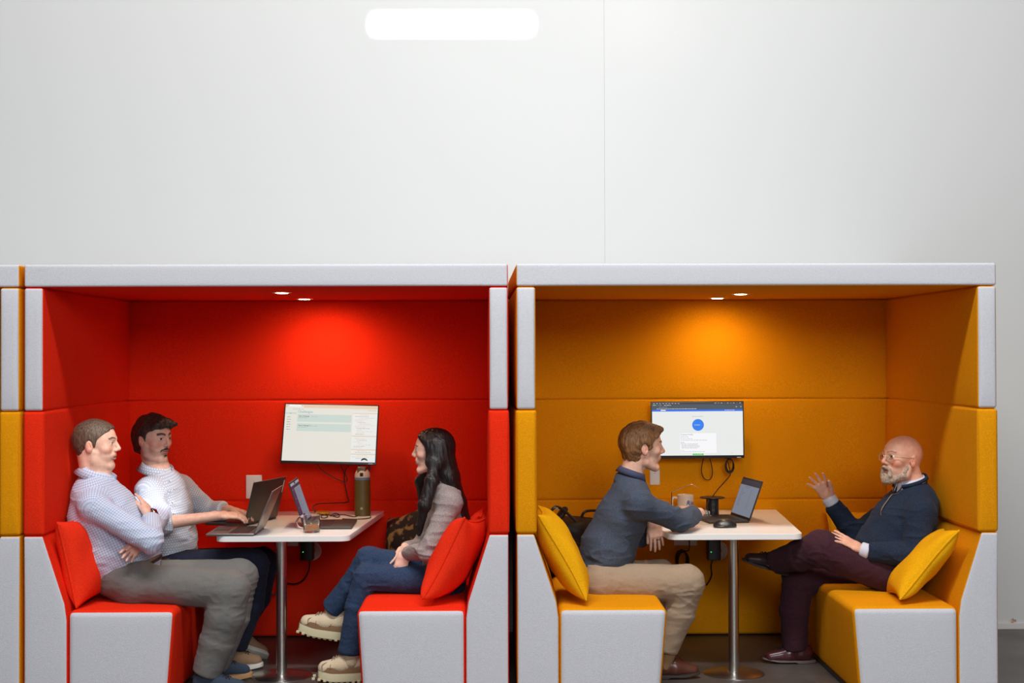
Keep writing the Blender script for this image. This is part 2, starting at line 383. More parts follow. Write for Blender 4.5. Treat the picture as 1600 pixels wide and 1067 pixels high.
def draw_challenges(ui):
    ui.rect(0, 0, 1, 1, 1, 0)
    ui.rect(0, 0, 1, 0.035, 3); ui.rect(0.02, 0.028, 0.2, 0.062, 1, 0.0004); ui.rect(0, 0.035, 1, 0.06, 3, 0.00035); ui.rect(0.04, 0.012, 0.17, 0.04, 12, 0.0005)
    ui.rect(0, 0.065, 1, 0.105, 1); bodytext(ui, 0.08, 0.082, 0.12, 5, 1); ui.rect(0.9, 0.08, 0.985, 0.092, 3, 0.0005)
    ui.rect(0, 0.145, 0.125, 0.175, 2, 0.0004); ui.disc(0.06, 0.165, 0.003, 6, 0.0006)
    for k in range(6): bodytext(ui, 0.025, 0.225 + k * 0.044, 0.04, 4, k)
    ui.text(0.135, 0.150, 'Challenges', 0.0205, 6)
    for j, s in enumerate(('New Challenge', 'New Challenge 2')):
        y = 0.175 + j * 0.165; ui.rect(0.135, y, 0.72, y + 0.135, 2)
        ui.text(0.15, y + 0.045, s, 0.0100, 4, bold=0.0001); bodytext(ui, 0.15, y + 0.062, 0.09, 5, j + 9); bodytext(ui, 0.285, y + 0.038, 0.03, 5, 3); bodytext(ui, 0.325, y + 0.038, 0.03, 5, 4)
    ui.rect(0.735, 0.11, 1, 1, 0, 0.0004)
    ui.rect(0.735, 0.13, 1, 0.145, 3, 0.0005)
    for k in range(30):
        r = random.Random(k); y = 0.165 + k * 0.0265
        if k in (14, 23, 26): ui.rect(0.735, y, 1, y + 0.016, 3, 0.00055); continue
        x = 0.75 + 0.01 * r.randint(0, 6); bodytext(ui, x, y, r.uniform(0.05, 0.98 - x), (7, 5, 7, 3)[k % 4], k + 50)
def draw_profile(ui):
    ui.rect(0, 0, 1, 1, 0, 0)
    ui.rect(0, 0, 1, 0.035, 11); ui.rect(0, 0.035, 1, 0.135, 4, 0.00035); ui.rect(0, 0.135, 1, 0.168, 8, 0.0004); ui.rect(0.1, 0.03, 0.23, 0.062, 11, 0.0004)
    for k in range(9): ui.line(0.012 + k * 0.034, 0.014, 0.018, 12)
    for k in range(9): ui.line(0.69 + k * 0.034, 0.01, 0.02, (12, 7, 12, 6)[k % 4])
    for k, c in enumerate((7, 3, 10)): ui.disc(0.015 + k * 0.013, 0.048, 0.0025, c, 0.0006)
    for k in range(3): ui.line(0.055 + k * 0.02, 0.045, 0.01, (8, 7, 12)[k])
    bodytext(ui, 0.13, 0.047, 0.08, 12, 5); bodytext(ui, 0.075, 0.083, 0.1, 5, 6); bodytext(ui, 0.05, 0.115, 0.44, 12, 7)
    ui.disc(0.98, 0.085, 0.003, 7, 0.0006); ui.disc(0.93, 0.085, 0.003, 3, 0.0006)
    ui.rect(0.095, 0.138, 0.15, 0.155, 12, 0.0006); bodytext(ui, 0.80, 0.145, 0.11, 12, 8)
    bodytext(ui, 0.44, 0.262, 0.125, 5, 9)
    ui.disc(0.505, 0.425, 0.0345, 9); ui.text(0.463, 0.43, 'Start Simulation', 0.0055, 12, bold=0.0001)
    ui.rect(0.305, 0.58, 0.705, 0.955, 12, 0.0003)
    ui.text(0.31, 0.617, 'Customer Profile', 0.0105, 4)
    for k, (y, wd, m_) in enumerate(((0.645, 0.09, 5), (0.678, 0.13, 5), (0.710, 0.29, 5), (0.75, 0.04, 4), (0.778, 0.19, 5), (0.798, 0.18, 5), (0.818, 0.20, 5), (0.838, 0.2, 5), (0.858, 0.17, 5), (0.9, 0.04, 7), (0.928, 0.27, 5))):
        bodytext(ui, 0.31 + (0.01 if 4 < k < 9 else 0), y, wd, m_, 70 + k)
    ui.rect(0.45, 0.965, 0.555, 0.995, 10, 0.0005); ui.disc(0.45, 0.98, 0.0048, 10, 0.00045); ui.disc(0.555, 0.98, 0.0048, 10, 0.00045); bodytext(ui, 0.455, 0.977, 0.09, 12, 11)
    ui.line(0.86, 0.955, 0.03, 7)
mc = at(515.8, 677.5, 1.43)
MR = Matrix.Translation(Vector(mc)) @ Matrix.Rotation(math.radians(1.5), 4, 'Y') @ Matrix.Rotation(math.radians(-20), 4, 'X')
monitor(MR, 0.553, 0.362, 'thin black monitor showing a pale Challenges page, tilted, on the red back wall', draw_challenges)
mc = at(1090, 671.5, 1.50)
MY = Matrix.Translation(Vector(mc)) @ Matrix.Rotation(math.radians(-0.2), 4, 'Y') @ Matrix.Rotation(math.radians(-2), 4, 'X')
monitor(MY, 0.548, 0.335, 'black monitor with a blue circle on its white screen, on the yellow back wall', draw_profile, 0.016)

# ------------------------------------------------------------------ smooth implicit surfaces for bodies and cloth
def unit(v): v = np.array(v, float); return v / (np.linalg.norm(v) + 1e-12)
def hnoise(P, seed=0):
    """value noise, P (n,3)"""
    i = np.floor(P).astype(np.int64); f = P - i; f = f * f * (3 - 2 * f); out = 0
    for dx in (0, 1):
        for dy in (0, 1):
            for dz in (0, 1):
                h = (i[:, 0] + dx) * 374761393 + (i[:, 1] + dy) * 668265263 + (i[:, 2] + dz) * 2147483647 + seed * 974634777
                h = (h ^ (h >> 13)) * 1274126177; h = h ^ (h >> 16); r = (h & 0xFFFF) / 65535.0
                out = out + r * (f[:, 0] if dx else 1 - f[:, 0]) * (f[:, 1] if dy else 1 - f[:, 1]) * (f[:, 2] if dz else 1 - f[:, 2])
    return out
class Seg:
    def __init__(s, a, b, ra, rb, lat, k, op, cap, u0):
        s.a, s.b = np.array(a, float), np.array(b, float); s.ra = (ra, ra) if np.isscalar(ra) else ra; s.rb = (rb, rb) if np.isscalar(rb) else rb
        s.k, s.op, s.cap, s.u0 = k, op, cap, u0
        d = s.b - s.a; s.L = np.linalg.norm(d) + 1e-9; s.n = d / s.L
        l = np.array(lat, float); l = l - s.n * l.dot(s.n); s.l = unit(l); s.m = np.cross(s.n, s.l)
        R = max(*s.ra, *s.rb); s.lo = np.minimum(s.a, s.b) - R; s.hi = np.maximum(s.a, s.b) + R
    def parts(s, P):
        q = P - s.a; ax = q @ s.n; t = np.clip(ax / s.L, 0, 1); return t, ax - t * s.L, q @ s.l, q @ s.m
    def d(s, P):
        t, e, l, m = s.parts(P); w = s.ra[0] + (s.rb[0] - s.ra[0]) * t; h = s.ra[1] + (s.rb[1] - s.ra[1]) * t
        mn = np.minimum(w, h); c = mn if s.cap is None else s.cap
        return (np.sqrt((l / w) ** 2 + (m / h) ** 2 + (e / c) ** 2) - 1) * mn
    def uv(s, P):
        t, e, l, m = s.parts(P); r = (sum(s.ra) + sum(s.rb)) / 4; return s.u0 + t * s.L + e, np.arctan2(m, l) * r
class Ell:
    def __init__(s, c, r, R, k, op):
        s.c, s.r, s.k, s.op = np.array(c, float), np.array(r, float), k, op; s.R = np.eye(3) if R is None else np.array(R, float)
        e = np.sqrt(((s.R * s.r) ** 2).sum(1)); s.lo, s.hi = s.c - e, s.c + e; s.u0 = 0
    def d(s, P):
        q = (P - s.c) @ s.R; k0 = np.sqrt(((q / s.r) ** 2).sum(-1)); k1 = np.sqrt(((q / (s.r ** 2)) ** 2).sum(-1)) + 1e-9; return k0 * (k0 - 1) / k1
    def uv(s, P):
        q = (P - s.c) @ s.R; return q[:, 2], q[:, 0]
class Fn:
    def __init__(s, lo, hi, f, k, op): s.lo, s.hi, s.f, s.k, s.op = np.array(lo, float), np.array(hi, float), f, k, op
    def d(s, P): return s.f(P)
    def uv(s, P): return P[:, 2], P[:, 0]
class Fld:
    def __init__(s): s.p = []
    def seg(s, a, b, ra, rb=None, lat=(0, -1, 0), k=0.02, op='add', cap=None, u0=0.0):
        s.p.append(Seg(a, b, ra, ra if rb is None else rb, lat, k, op, cap, u0)); return s
    def path(s, pts, rs, lat=(0, -1, 0), k=0.02, cap=None, caps=None):
        u = 0
        for i in range(len(pts) - 1):
            s.seg(pts[i], pts[i + 1], rs[i], rs[i + 1], lat, k, 'add', cap, u); u += np.linalg.norm(np.array(pts[i + 1]) - np.array(pts[i]))
        return s
    def ell(s, c, r, R=None, k=0.015, op='add'): s.p.append(Ell(c, r, R, k, op)); return s
    def fn(s, lo, hi, f, k=0.01, op='add'): s.p.append(Fn(lo, hi, f, k, op)); return s
    def surface(s, res=0.004, smooth=1):
        lo = np.min([p.lo for p in s.p if p.op == 'add'], 0) - 4 * res; hi = np.max([p.hi for p in s.p if p.op == 'add'], 0) + 4 * res
        n = np.ceil((hi - lo) / res).astype(int) + 1; ax = [lo[i] + np.arange(n[i]) * res for i in range(3)]
        F = np.full(n, 1.0, np.float32)
        for p in s.p:
            m = p.k + 3 * res; i0 = np.clip(((p.lo - m - lo) / res).astype(int), 0, n - 1); i1 = np.clip(((p.hi + m - lo) / res).astype(int) + 2, 1, n)
            if (i1 <= i0).any(): continue
            sl = tuple(slice(a, b) for a, b in zip(i0, i1))
            g = np.stack(np.meshgrid(*[ax[i][sl[i]] for i in range(3)], indexing='ij'), -1); D = p.d(g.reshape(-1, 3)).reshape(g.shape[:3]); A = F[sl]
            if p.op == 'add':
                h = np.clip(0.5 + 0.5 * (A - D) / p.k, 0, 1); F[sl] = A + (D - A) * h - p.k * h * (1 - h)
            elif p.op == 'sub':
                D = -D; h = np.clip(0.5 + 0.5 * (D - A) / p.k, 0, 1); F[sl] = A + (D - A) * h + p.k * h * (1 - h)
            elif p.op == 'int': F[sl] = np.maximum(A, D)
        return nets(F, ax, smooth)
    def uvs(s, V):
        best = np.full(len(V), 9.0); U = np.zeros((len(V), 3), np.float32)
        for p in s.p:
            if p.op != 'add': continue
            d = p.d(V); k = d < best; best[k] = d[k]
            if k.any(): u, v = p.uv(V[k]); U[k, 0] = u; U[k, 1] = v
        return U
def nets(F, ax, smooth):
    S = F < 0; n = F.shape; cn = [k - 1 for k in n]; ids = []; pos = []; quads = []
    for a in range(3):
        b, c = (a + 1) % 3, (a + 2) % 3
        lo = [slice(None)] * 3; hi = [slice(None)] * 3; lo[a] = slice(0, -1); hi[a] = slice(1, None)
        I = np.argwhere(S[tuple(lo)] != S[tuple(hi)])
        if not len(I): continue
        J = I.copy(); J[:, a] += 1; f0 = F[tuple(I.T)]; f1 = F[tuple(J.T)]; t = f0 / (f0 - f1)
        P = np.stack([ax[i][I[:, i]] for i in range(3)], -1); P[:, a] += t * (ax[a][1] - ax[a][0]); q = []
        for db, dc in ((-1, -1), (0, -1), (0, 0), (-1, 0)):
            K = I.copy(); K[:, b] += db; K[:, c] += dc; i = (K[:, 0] * cn[1] + K[:, 1]) * cn[2] + K[:, 2]; ids.append(i); pos.append(P); q.append(i)
        q = np.stack(q, -1); fl = ~S[tuple(I.T)]; q[fl] = q[fl][:, ::-1]; quads.append(q)
    ids = np.concatenate(ids); pos = np.concatenate(pos); U, inv = np.unique(ids, return_inverse=True); cnt = np.bincount(inv)
    V = np.stack([np.bincount(inv, pos[:, i]) / cnt for i in range(3)], -1); Q = np.searchsorted(U, np.concatenate(quads))
    for _ in range(smooth):
        E = np.concatenate([Q[:, [0, 1]], Q[:, [1, 2]], Q[:, [2, 3]], Q[:, [3, 0]]]); w = np.bincount(E[:, 0], minlength=len(V)).astype(float)
        A = np.stack([np.bincount(E[:, 0], V[E[:, 1], i], len(V)) for i in range(3)], -1) / np.maximum(w, 1)[:, None]; V = V * 0.4 + A * 0.6
    return V, Q
def vnormals(V, Q):
    n = np.cross(V[Q[:, 2]] - V[Q[:, 0]], V[Q[:, 3]] - V[Q[:, 1]]); N = np.zeros_like(V)
    for j in range(4):
        for i in range(3): N[:, i] += np.bincount(Q[:, j], n[:, i], len(V))
    return N / (np.linalg.norm(N, axis=1)[:, None] + 1e-12)
def folds(V, Q, amp, freq=(9, 9, 26), seed=0, rot=None, ridge=True):
    """cloth folds: ridged noise pushed along the normals"""
    P = V if rot is None else V @ np.array(rot)
    P = P * np.array(freq); P = P + 0.6 * np.stack([hnoise(P * 0.7, seed + 5), hnoise(P * 0.7, seed + 6), hnoise(P * 0.7, seed + 7)], -1)
    n = hnoise(P, seed); 
    if ridge: n = 1 - np.abs(2 * n - 1) ** 0.6 * 1.7
    else: n = n * 2 - 1
    n2 = hnoise(P * 2.1, seed + 3) * 2 - 1
    A = amp(V) if callable(amp) else amp
    return V + vnormals(V, Q) * ((n * 0.75 + n2 * 0.3 - 0.25) * A)[:, None] if np.ndim(A) else V + vnormals(V, Q) * (A * (n * 0.75 + n2 * 0.3 - 0.25))[:, None]
def sdf_obj(name, fld, m, parent, res=0.005, smooth=2, post=None, color=None, frame=None, uv=False, label=None):
    V, Q = fld.surface(res, smooth)
    U = fld.uvs(V) if uv else None; C = color(V) if color else None
    if post: V = post(V, Q)
    if frame is not None: V = V @ np.array(frame[1]).T + np.array(frame[0])
    me = mesh_arrays(name, V, Q, m)
    if U is not None: a = me.attributes.new('cloth_uv', 'FLOAT_VECTOR', 'POINT'); a.data.foreach_set('vector', U.ravel())
    if C is not None:
        a = me.attributes.new('tint', 'FLOAT_COLOR', 'POINT'); a.data.foreach_set('color', np.c_[C, np.ones(len(C))].astype(np.float32).ravel())
    return link(name, me, parent, label=label)

# ------------------------------------------------------------------ cloth, skin and hair materials
def attr_uv(m, scale):
    a = nd(m, 'ShaderNodeAttribute', attribute_name='cloth_uv'); mp = nd(m, 'ShaderNodeMapping'); mp.inputs['Scale'].default_value = (scale, scale, 1)
    lk(m, a.outputs['Vector'], mp.inputs[0]); s = nd(m, 'ShaderNodeSeparateXYZ'); lk(m, mp.outputs[0], s.inputs[0]); return s
def mth(m, op, a, b=None, c=None):
    n = nd(m, 'ShaderNodeMath', operation=op)
    for i, x in enumerate((a, b, c)):
        if x is None: continue
        if isinstance(x, (int, float)): n.inputs[i].default_value = x
        else: lk(m, x, n.inputs[i])
    return n.outputs[0]
def gingham(name, base, line, period, width, alpha=0.5):
    m = mat(name, base, 0.85); b = m.node_tree.nodes['Principled BSDF']; s = attr_uv(m, 1 / period)
    def band(o):
        f = mth(m, 'FRACT', mth(m, 'ADD', o, 100)); d = mth(m, 'ABSOLUTE', mth(m, 'SUBTRACT', f, 0.5)); return mth(m, 'MULTIPLY', mth(m, 'LESS_THAN', d, width / 2), alpha)
    f = mth(m, 'ADD', band(s.outputs[0]), band(s.outputs[1])); mx = nd(m, 'ShaderNodeMix', data_type='RGBA')
    lk(m, mth(m, 'MINIMUM', f, 1.0), mx.inputs[0]); mx.inputs[6].default_value = (*base, 1); mx.inputs[7].default_value = (*line, 1); lk(m, mx.outputs[2], b.inputs['Base Color'])
    bumped(m, 60, 0.35, 0.004, 4); return m
def dotted(name, base, dot, period, rad):
    m = mat(name, base, 0.85); b = m.node_tree.nodes['Principled BSDF']; s = attr_uv(m, 1 / period)
    row = mth(m, 'FLOOR', s.outputs[0]); off = mth(m, 'MULTIPLY', row, 0.5)
    u = mth(m, 'SUBTRACT', mth(m, 'FRACT', mth(m, 'ADD', s.outputs[0], 100)), 0.5); v = mth(m, 'SUBTRACT', mth(m, 'FRACT', mth(m, 'ADD', mth(m, 'ADD', s.outputs[1], off), 100)), 0.5)
    r = mth(m, 'SQRT', mth(m, 'ADD', mth(m, 'MULTIPLY', u, u), mth(m, 'MULTIPLY', v, v))); mx = nd(m, 'ShaderNodeMix', data_type='RGBA')
    lk(m, mth(m, 'LESS_THAN', r, rad), mx.inputs[0]); mx.inputs[6].default_value = (*base, 1); mx.inputs[7].default_value = (*dot, 1); lk(m, mx.outputs[2], b.inputs['Base Color'])
    bumped(m, 60, 0.35, 0.004, 4); return m
def knit(name, c1, c2, rough=0.95, bump=0.5, scale=260):
    m = mat(name, c1, rough, **{'Sheen Weight': 0.03, 'Specular IOR Level': 0.12}); mottled(m, c1, c2, scale, 0.35, 0.65, 3); bumped(m, 45, bump, 0.004, 5); return m
def skin_mat():
    m = mat('skin', (0.7, 0.4, 0.3), 0.48, **{'Subsurface Weight': 0.12, 'Subsurface Scale': 0.01, 'Specular IOR Level': 0.35}); b = m.node_tree.nodes['Principled BSDF']
    a = nd(m, 'ShaderNodeAttribute', attribute_name='tint'); tc = nd(m, 'ShaderNodeTexCoord'); n = nd(m, 'ShaderNodeTexNoise'); n.inputs['Scale'].default_value = 45; n.inputs['Detail'].default_value = 4
    r = nd(m, 'ShaderNodeValToRGB'); r.color_ramp.elements[0].position = 0.3; r.color_ramp.elements[0].color = (0.90, 0.84, 0.82, 1); r.color_ramp.elements[1].position = 0.7; r.color_ramp.elements[1].color = (1.06, 1.06, 1.06, 1)
    mx = nd(m, 'ShaderNodeMix', data_type='RGBA', blend_type='MULTIPLY'); mx.inputs[0].default_value = 1
    lk(m, tc.outputs['Object'], n.inputs[0]); lk(m, n.outputs[0], r.inputs[0]); lk(m, a.outputs['Color'], mx.inputs[6]); lk(m, r.outputs[0], mx.inputs[7]); lk(m, mx.outputs[2], b.inputs['Base Color'])
    bp = nd(m, 'ShaderNodeBump'); bp.inputs['Strength'].default_value = 0.12; bp.inputs['Distance'].default_value = 0.002; lk(m, n.outputs[0], bp.inputs['Height']); lk(m, bp.outputs[0], b.inputs['Normal'])
    return m
SKIN = skin_mat()
def hair_mat(name, c1, c2, rough=0.45, stretch=(1, 1, 0.12), spec=0.4, bs=0.8):
    m = mat(name, c1, rough, **{'Specular IOR Level': spec}); mottled(m, c1, c2, 190, 0.35, 0.65, 3, stretch); bumped(m, 210, bs, 0.004, 3, stretch); return m

# ------------------------------------------------------------------ heads and hands
def frame(fwd, up=(0, 0, 1)):
    f = unit(fwd); l = unit(np.cross(up, f)); u = np.cross(f, l); return np.stack([f, l, u], 1)
class Head:
    def __init__(s, o, fwd, up=(0, 0, 1), sc=1.0, jaw=1.0, nose=1.0, mouth=0.0, brow=1.0, nosew=1.0):
        s.o = np.array(o, float); s.R = frame(fwd, up); s.s = sc; s.jaw, s.nose, s.mouth, s.brow, s.nosew = jaw, nose, mouth, brow, nosew
    def w(s, p): return s.o + s.R @ (np.array(p, float) * s.s)
    def loc(s, P): return (P - s.o) @ s.R / s.s
    def prims(s, F, skull_only=False):
        S = s.s
        def E(c, r, k=0.012, op='add', rot=None):
            R = s.R if rot is None else s.R @ rot
            F.ell(s.w(c), np.array(r) * S, R, k * S, op)
        def G(a, b, ra, rb=None, k=0.01, op='add', lat=(0, 1, 0)):
            m = lambda r: r * S if np.isscalar(r) else (r[0] * S, r[1] * S)
            F.seg(s.w(a), s.w(b), m(ra), m(ra if rb is None else rb), s.R @ np.array(lat, float), k * S, op)
        E((-0.014, 0, 0.042), (0.099, 0.076, 0.086), 0.01)
        E((0.034, 0, 0.030), (0.058, 0.061, 0.074), 0.02)
        j = s.jaw
        E((0.036, 0, -0.040), (0.050, 0.051 * j, 0.056), 0.02)
        for y in (-1, 1):
            G((-0.004, y * 0.055, -0.030), (0.006, y * 0.050 * j, -0.064), 0.018, 0.015, 0.02)
            G((0.006, y * 0.050 * j, -0.064), (0.066, y * 0.014, -0.094), 0.015, 0.013, 0.02)
            E((0.058, y * 0.040, -0.008), (0.022, 0.022, 0.020), 0.02)
        E((0.069, 0, -0.089), (0.016, 0.020 * j, 0.016), 0.018)
        G((0.030, 0, -0.085), (0.068, 0, -0.096), (0.035, 0.010), (0.018, 0.008), 0.02)
        for y in (-1, 1):       # sockets, then lids and brows
            E((0.101, y * 0.031, 0.019), (0.018, 0.017, 0.012), 0.012, 'sub')
            E((0.075, y * 0.031, 0.019), (0.0135, 0.0145, 0.0125), 0.002)
            G((0.090, y * 0.014, 0.039), (0.080, y * 0.040, 0.040), 0.007 * s.brow, 0.0055, 0.010)
            G((0.0865, y * 0.020, 0.0285), (0.079, y * 0.041, 0.0275), 0.0035, 0.003, 0.004)
            G((0.0855, y * 0.020, 0.0105), (0.079, y * 0.040, 0.0115), 0.0032, 0.003, 0.005)
        n = s.nose
        G((0.076, 0, 0.034), (0.082, 0, -0.014), (0.013, 0.012), (0.016, 0.012), 0.010)
        G((0.088, 0, 0.032), (0.090 + 0.019 * n, 0, -0.006), 0.0072, 0.0088, 0.008)
        E((0.089 + 0.0185 * n, 0, -0.010), (0.0105, 0.0105 * s.nosew, 0.0090), None or 0.006)
        for y in (-1, 1):
            E((0.089 + 0.008 * n, y * 0.0115 * s.nosew, -0.015), (0.0095, 0.0062, 0.0075), 0.005)
            E((0.090 + 0.010 * n, y * 0.0065, -0.0225), (0.005, 0.0032, 0.0035), 0.002, 'sub')
        E((0.083, 0, -0.040), (0.011, 0.026, 0.017), 0.012)
        mo = s.mouth
        G((0.0905, 0.006, -0.0405), (0.082, 0.022, -0.0455), 0.0050, 0.003, 0.005); G((0.0905, -0.006, -0.0405), (0.082, -0.022, -0.0455), 0.0050, 0.003, 0.005)
        G((0.0880, 0.007, -0.0535 - mo), (0.0805, 0.020, -0.0490 - mo * .5), 0.0052, 0.003, 0.005); G((0.0880, -0.007, -0.0535 - mo), (0.0805, -0.020, -0.0490 - mo * .5), 0.0052, 0.003, 0.005)
        G((0.0975, -0.022, -0.0470 - mo / 2), (0.0975, 0.022, -0.0470 - mo / 2), (0.006, 0.0014 + mo * 0.5), None, 0.003, 'sub', (1, 0, 0))
        E((0.093, 0, -0.069 - mo), (0.008, 0.016, 0.005), 0.008, 'sub')
        for y in (-1, 1):       # ears
            R = np.array(Matrix.Rotation(math.radians(12 * y), 3, 'Z') @ Matrix.Rotation(math.radians(-10), 3, 'Y'))
            E((-0.012, y * 0.0770, 0.004), (0.018, 0.0085, 0.031), 0.004, 'add', R)
            E((-0.008, y * 0.0880, 0.009), (0.0115, 0.0078, 0.020), 0.003, 'sub', R)
            E((-0.012, y * 0.0800, 0.006), (0.006, 0.0045, 0.013), 0.003, 'add', R)
            E((-0.003, y * 0.0860, 0.002), (0.0055, 0.007, 0.008), 0.002, 'sub', R)
            E((0.0, y * 0.0735, 0.000), (0.006, 0.006, 0.008), 0.003, 'add', R)
    def color(s, P, c, hair=(0.05, 0.03, 0.02), stubble=0.0, lip=(0.50, 0.20, 0.16), base=None, beard=None, eye=(0.05, 0.03, 0.02), browh=0.0045, scalp=0.0, cheek=0.25):
        q = s.loc(P); x, y, z = q.T; C = base; ay = np.abs(y); hd = (x ** 2 + y ** 2 + (z - 0.02) ** 2 < 0.15 ** 2)
        def mix(mask, col): 
            m = np.clip(mask, 0, 1)[:, None]; C[:] = C * (1 - m) + np.array(col) * m
        def blob(cx, cy, cz, rx, ry, rz, sharp=3): return np.clip((1 - np.sqrt(((x - cx) / rx) ** 2 + ((ay - cy) / ry) ** 2 + ((z - cz) / rz) ** 2)) * sharp, 0, 1) * hd
        red = np.array(c) * (1.05, 0.74, 0.70)
        mix(blob(0.075, 0.042, -0.012, 0.04, 0.026, 0.026, 1.5) * cheek * 2, red); mix(blob(0.108, 0, -0.010, 0.018, 0.018, 0.016, 1.5) * 0.5, red); mix(blob(-0.008, 0.08, 0.0, 0.03, 0.02, 0.036, 2) * 0.6, red)
        if scalp: mix(np.clip((z - np.interp(x, [-0.12, 0.0, 0.055, 0.09], [-0.06, 0.03, 0.07, 0.12])) * 60, 0, 1) * hd * scalp, hair)
        if stubble:
            zz = np.interp(x, [-0.01, 0.02, 0.07, 0.1], [0.0, -0.020, -0.040, -0.032]); mk = np.clip((zz - z) * 80, 0, 1) * (x > -0.01) * (z > -0.13) * hd * (ay < 0.09)
            mix(mk * stubble, hair if beard is None else beard)
        mo = s.mouth
        for cz, rz, cx in ((-0.0415, 0.0058, 0.092), (-0.0540 - mo, 0.0062, 0.090)): mix(np.clip(1.6 - np.sqrt(((ay) / 0.022) ** 2 + ((z - cz) / rz) ** 2) * 1.15, 0, 1) * (x > 0.077) * hd * 0.85, lip)
        mix(np.clip(1.5 - np.abs(z + 0.047 + mo / 2) / (0.0016 + mo * 0.4) , 0, 1) * (ay < 0.02) * (x > 0.076) * (x < 0.0925) * hd, (0.10, 0.03, 0.025))
        t = np.clip((ay - 0.012) / 0.034, 0, 1); bz = 0.0405 + 0.006 * np.sin(t * 2.6) - 0.002 * t
        mix(np.clip((browh + 0.001 - np.abs(z - bz)) / 0.0022, 0, 1) * (ay > 0.010) * (ay < 0.049) * (x > 0.058) * hd * 0.9, np.array(hair) * 0.8)
        ez = 0.0195; dy = ay - 0.031; op = 0.0052 * np.sqrt(np.clip(1 - (dy / 0.0145) ** 2, 0, 1)); ins = (np.abs(z - ez) < op) * (x > 0.070) * (x < 0.096) * hd
        mix(ins * 1.0, (0.62, 0.58, 0.55)); mix(ins * (np.abs(dy - s.look) < 0.0062), eye)
        mix(np.clip(1 - np.abs(z - ez - op - 0.0008) / 0.0016, 0, 1) * (np.abs(dy) < 0.016) * (x > 0.068) * (x < 0.096) * hd * 0.8, np.array(c) * 0.12)
        return C
    look = 0.0
def hand(F, w, d, th, palm, sc=1.0, curl=(0.25, 0.3, 0.35, 0.4), spread=0.10, thumb=(0.55, 0.3), k=0.005, pc=0.0):
    """w wrist, d direction of the fingers, th towards the thumb's side, palm the way the palm looks"""
    d = unit(d); th = unit(np.array(th) - d * np.dot(th, d)); pn = np.cross(d, th); pn = pn if np.dot(pn, palm) > 0 else -pn; w = np.array(w, float)
    S = sc; pe = w + d * 0.088 * S
    F.seg(w - d * 0.02, w + d * 0.035 * S, (0.027 * S, 0.019 * S), (0.034 * S, 0.016 * S), th, 0.012)
    F.seg(w + d * 0.030 * S, pe, (0.034 * S, 0.016 * S), (0.041 * S, 0.0125 * S), th, 0.010)
    for i, (off, L, r) in enumerate(((0.029, 0.074, 0.0086), (0.010, 0.083, 0.0088), (-0.009, 0.077, 0.0084), (-0.027, 0.060, 0.0074))):
        a = spread * (1.4, 0.35, -0.6, -1.7)[i]; f = d * math.cos(a) + th * math.sin(a); b = pe + th * off * S - d * 0.008 * S + pn * 0.001; c = curl[i] * 0.5; R = r * S
        for j, fr in enumerate((0.44, 0.31, 0.25)):
            ang = c; g = f * math.cos(ang) + pn * math.sin(ang); e = b + g * L * fr * S; F.seg(b, e, R, R * (0.93, 0.9, 0.86)[j], th, 0.006 if j == 0 else 0.004); b = e; R *= (0.93, 0.9, 0.86)[j]; c += curl[i]
    t0 = w + d * 0.022 * S + th * 0.022 * S + pn * 0.006 * S; a, c = thumb
    g = unit(d * math.cos(a) + th * math.sin(a) + pn * c * 0.8); t1 = t0 + g * 0.042 * S; g2 = unit(g + d * 0.35 + pn * c * 0.3); t2 = t1 + g2 * 0.032 * S; g3 = unit(g2 + d * 0.3 + pn * c * 0.3); t3 = t2 + g3 * 0.024 * S
    F.seg(t0, t1, 0.0155 * S, 0.0115 * S, th, 0.012); F.seg(t1, t2, 0.0112 * S, 0.0098 * S, th, 0.005); F.seg(t2, t3, 0.0098 * S, 0.0085 * S, th, 0.004)
    return pe, pn, th, d

def leaf_collar(t, name, m, c, axis, front, rl, rf, hb, gap, leaf, point, flare=0.35, drop=0.35, label=None):
    """folded shirt collar around the neck, open by the angle gap on each side of the front"""
    ax = unit(axis); fr = unit(np.array(front) - ax * np.dot(front, ax)); la = np.cross(ax, fr); n = 44; V = []; U = []
    for i in range(n + 1):
        th = gap + (2 * PI - 2 * gap) * i / n; e = min(th - gap, 2 * PI - gap - th); L = leaf + point * math.exp(-(e / 0.38) ** 2); h = hb * (1 - drop * (math.cos(th) + 1) / 2); fl = flare * L
        for dr, z in ((-.003, -.01), (-.001, h * .5), (0, h), (.004, h + .002), (.008, h - .3 * L), (.008 + fl, h - L), (.005 + fl, h - L), (.004, h - .35 * L), (.002, h * .3), (.001, -.01)):
            V.append(c + fr * math.cos(th) * (rf + dr) + la * math.sin(th) * (rl + dr) + ax * z); U.append((z, th * rl, 0))
    k = 10; Q = [(i * k + j, (i + 1) * k + j, (i + 1) * k + (j + 1) % k, i * k + (j + 1) % k) for i in range(n) for j in range(k)] + [tuple(range(k))[::-1], tuple(n * k + j for j in range(k))]
    me = mesh_arrays(name, V, Q, m); a = me.attributes.new('cloth_uv', 'FLOAT_VECTOR', 'POINT')
    if len(me.vertices) == len(U): a.data.foreach_set('vector', np.array(U, np.float32).ravel())
    return link(name, me, t, label=label)

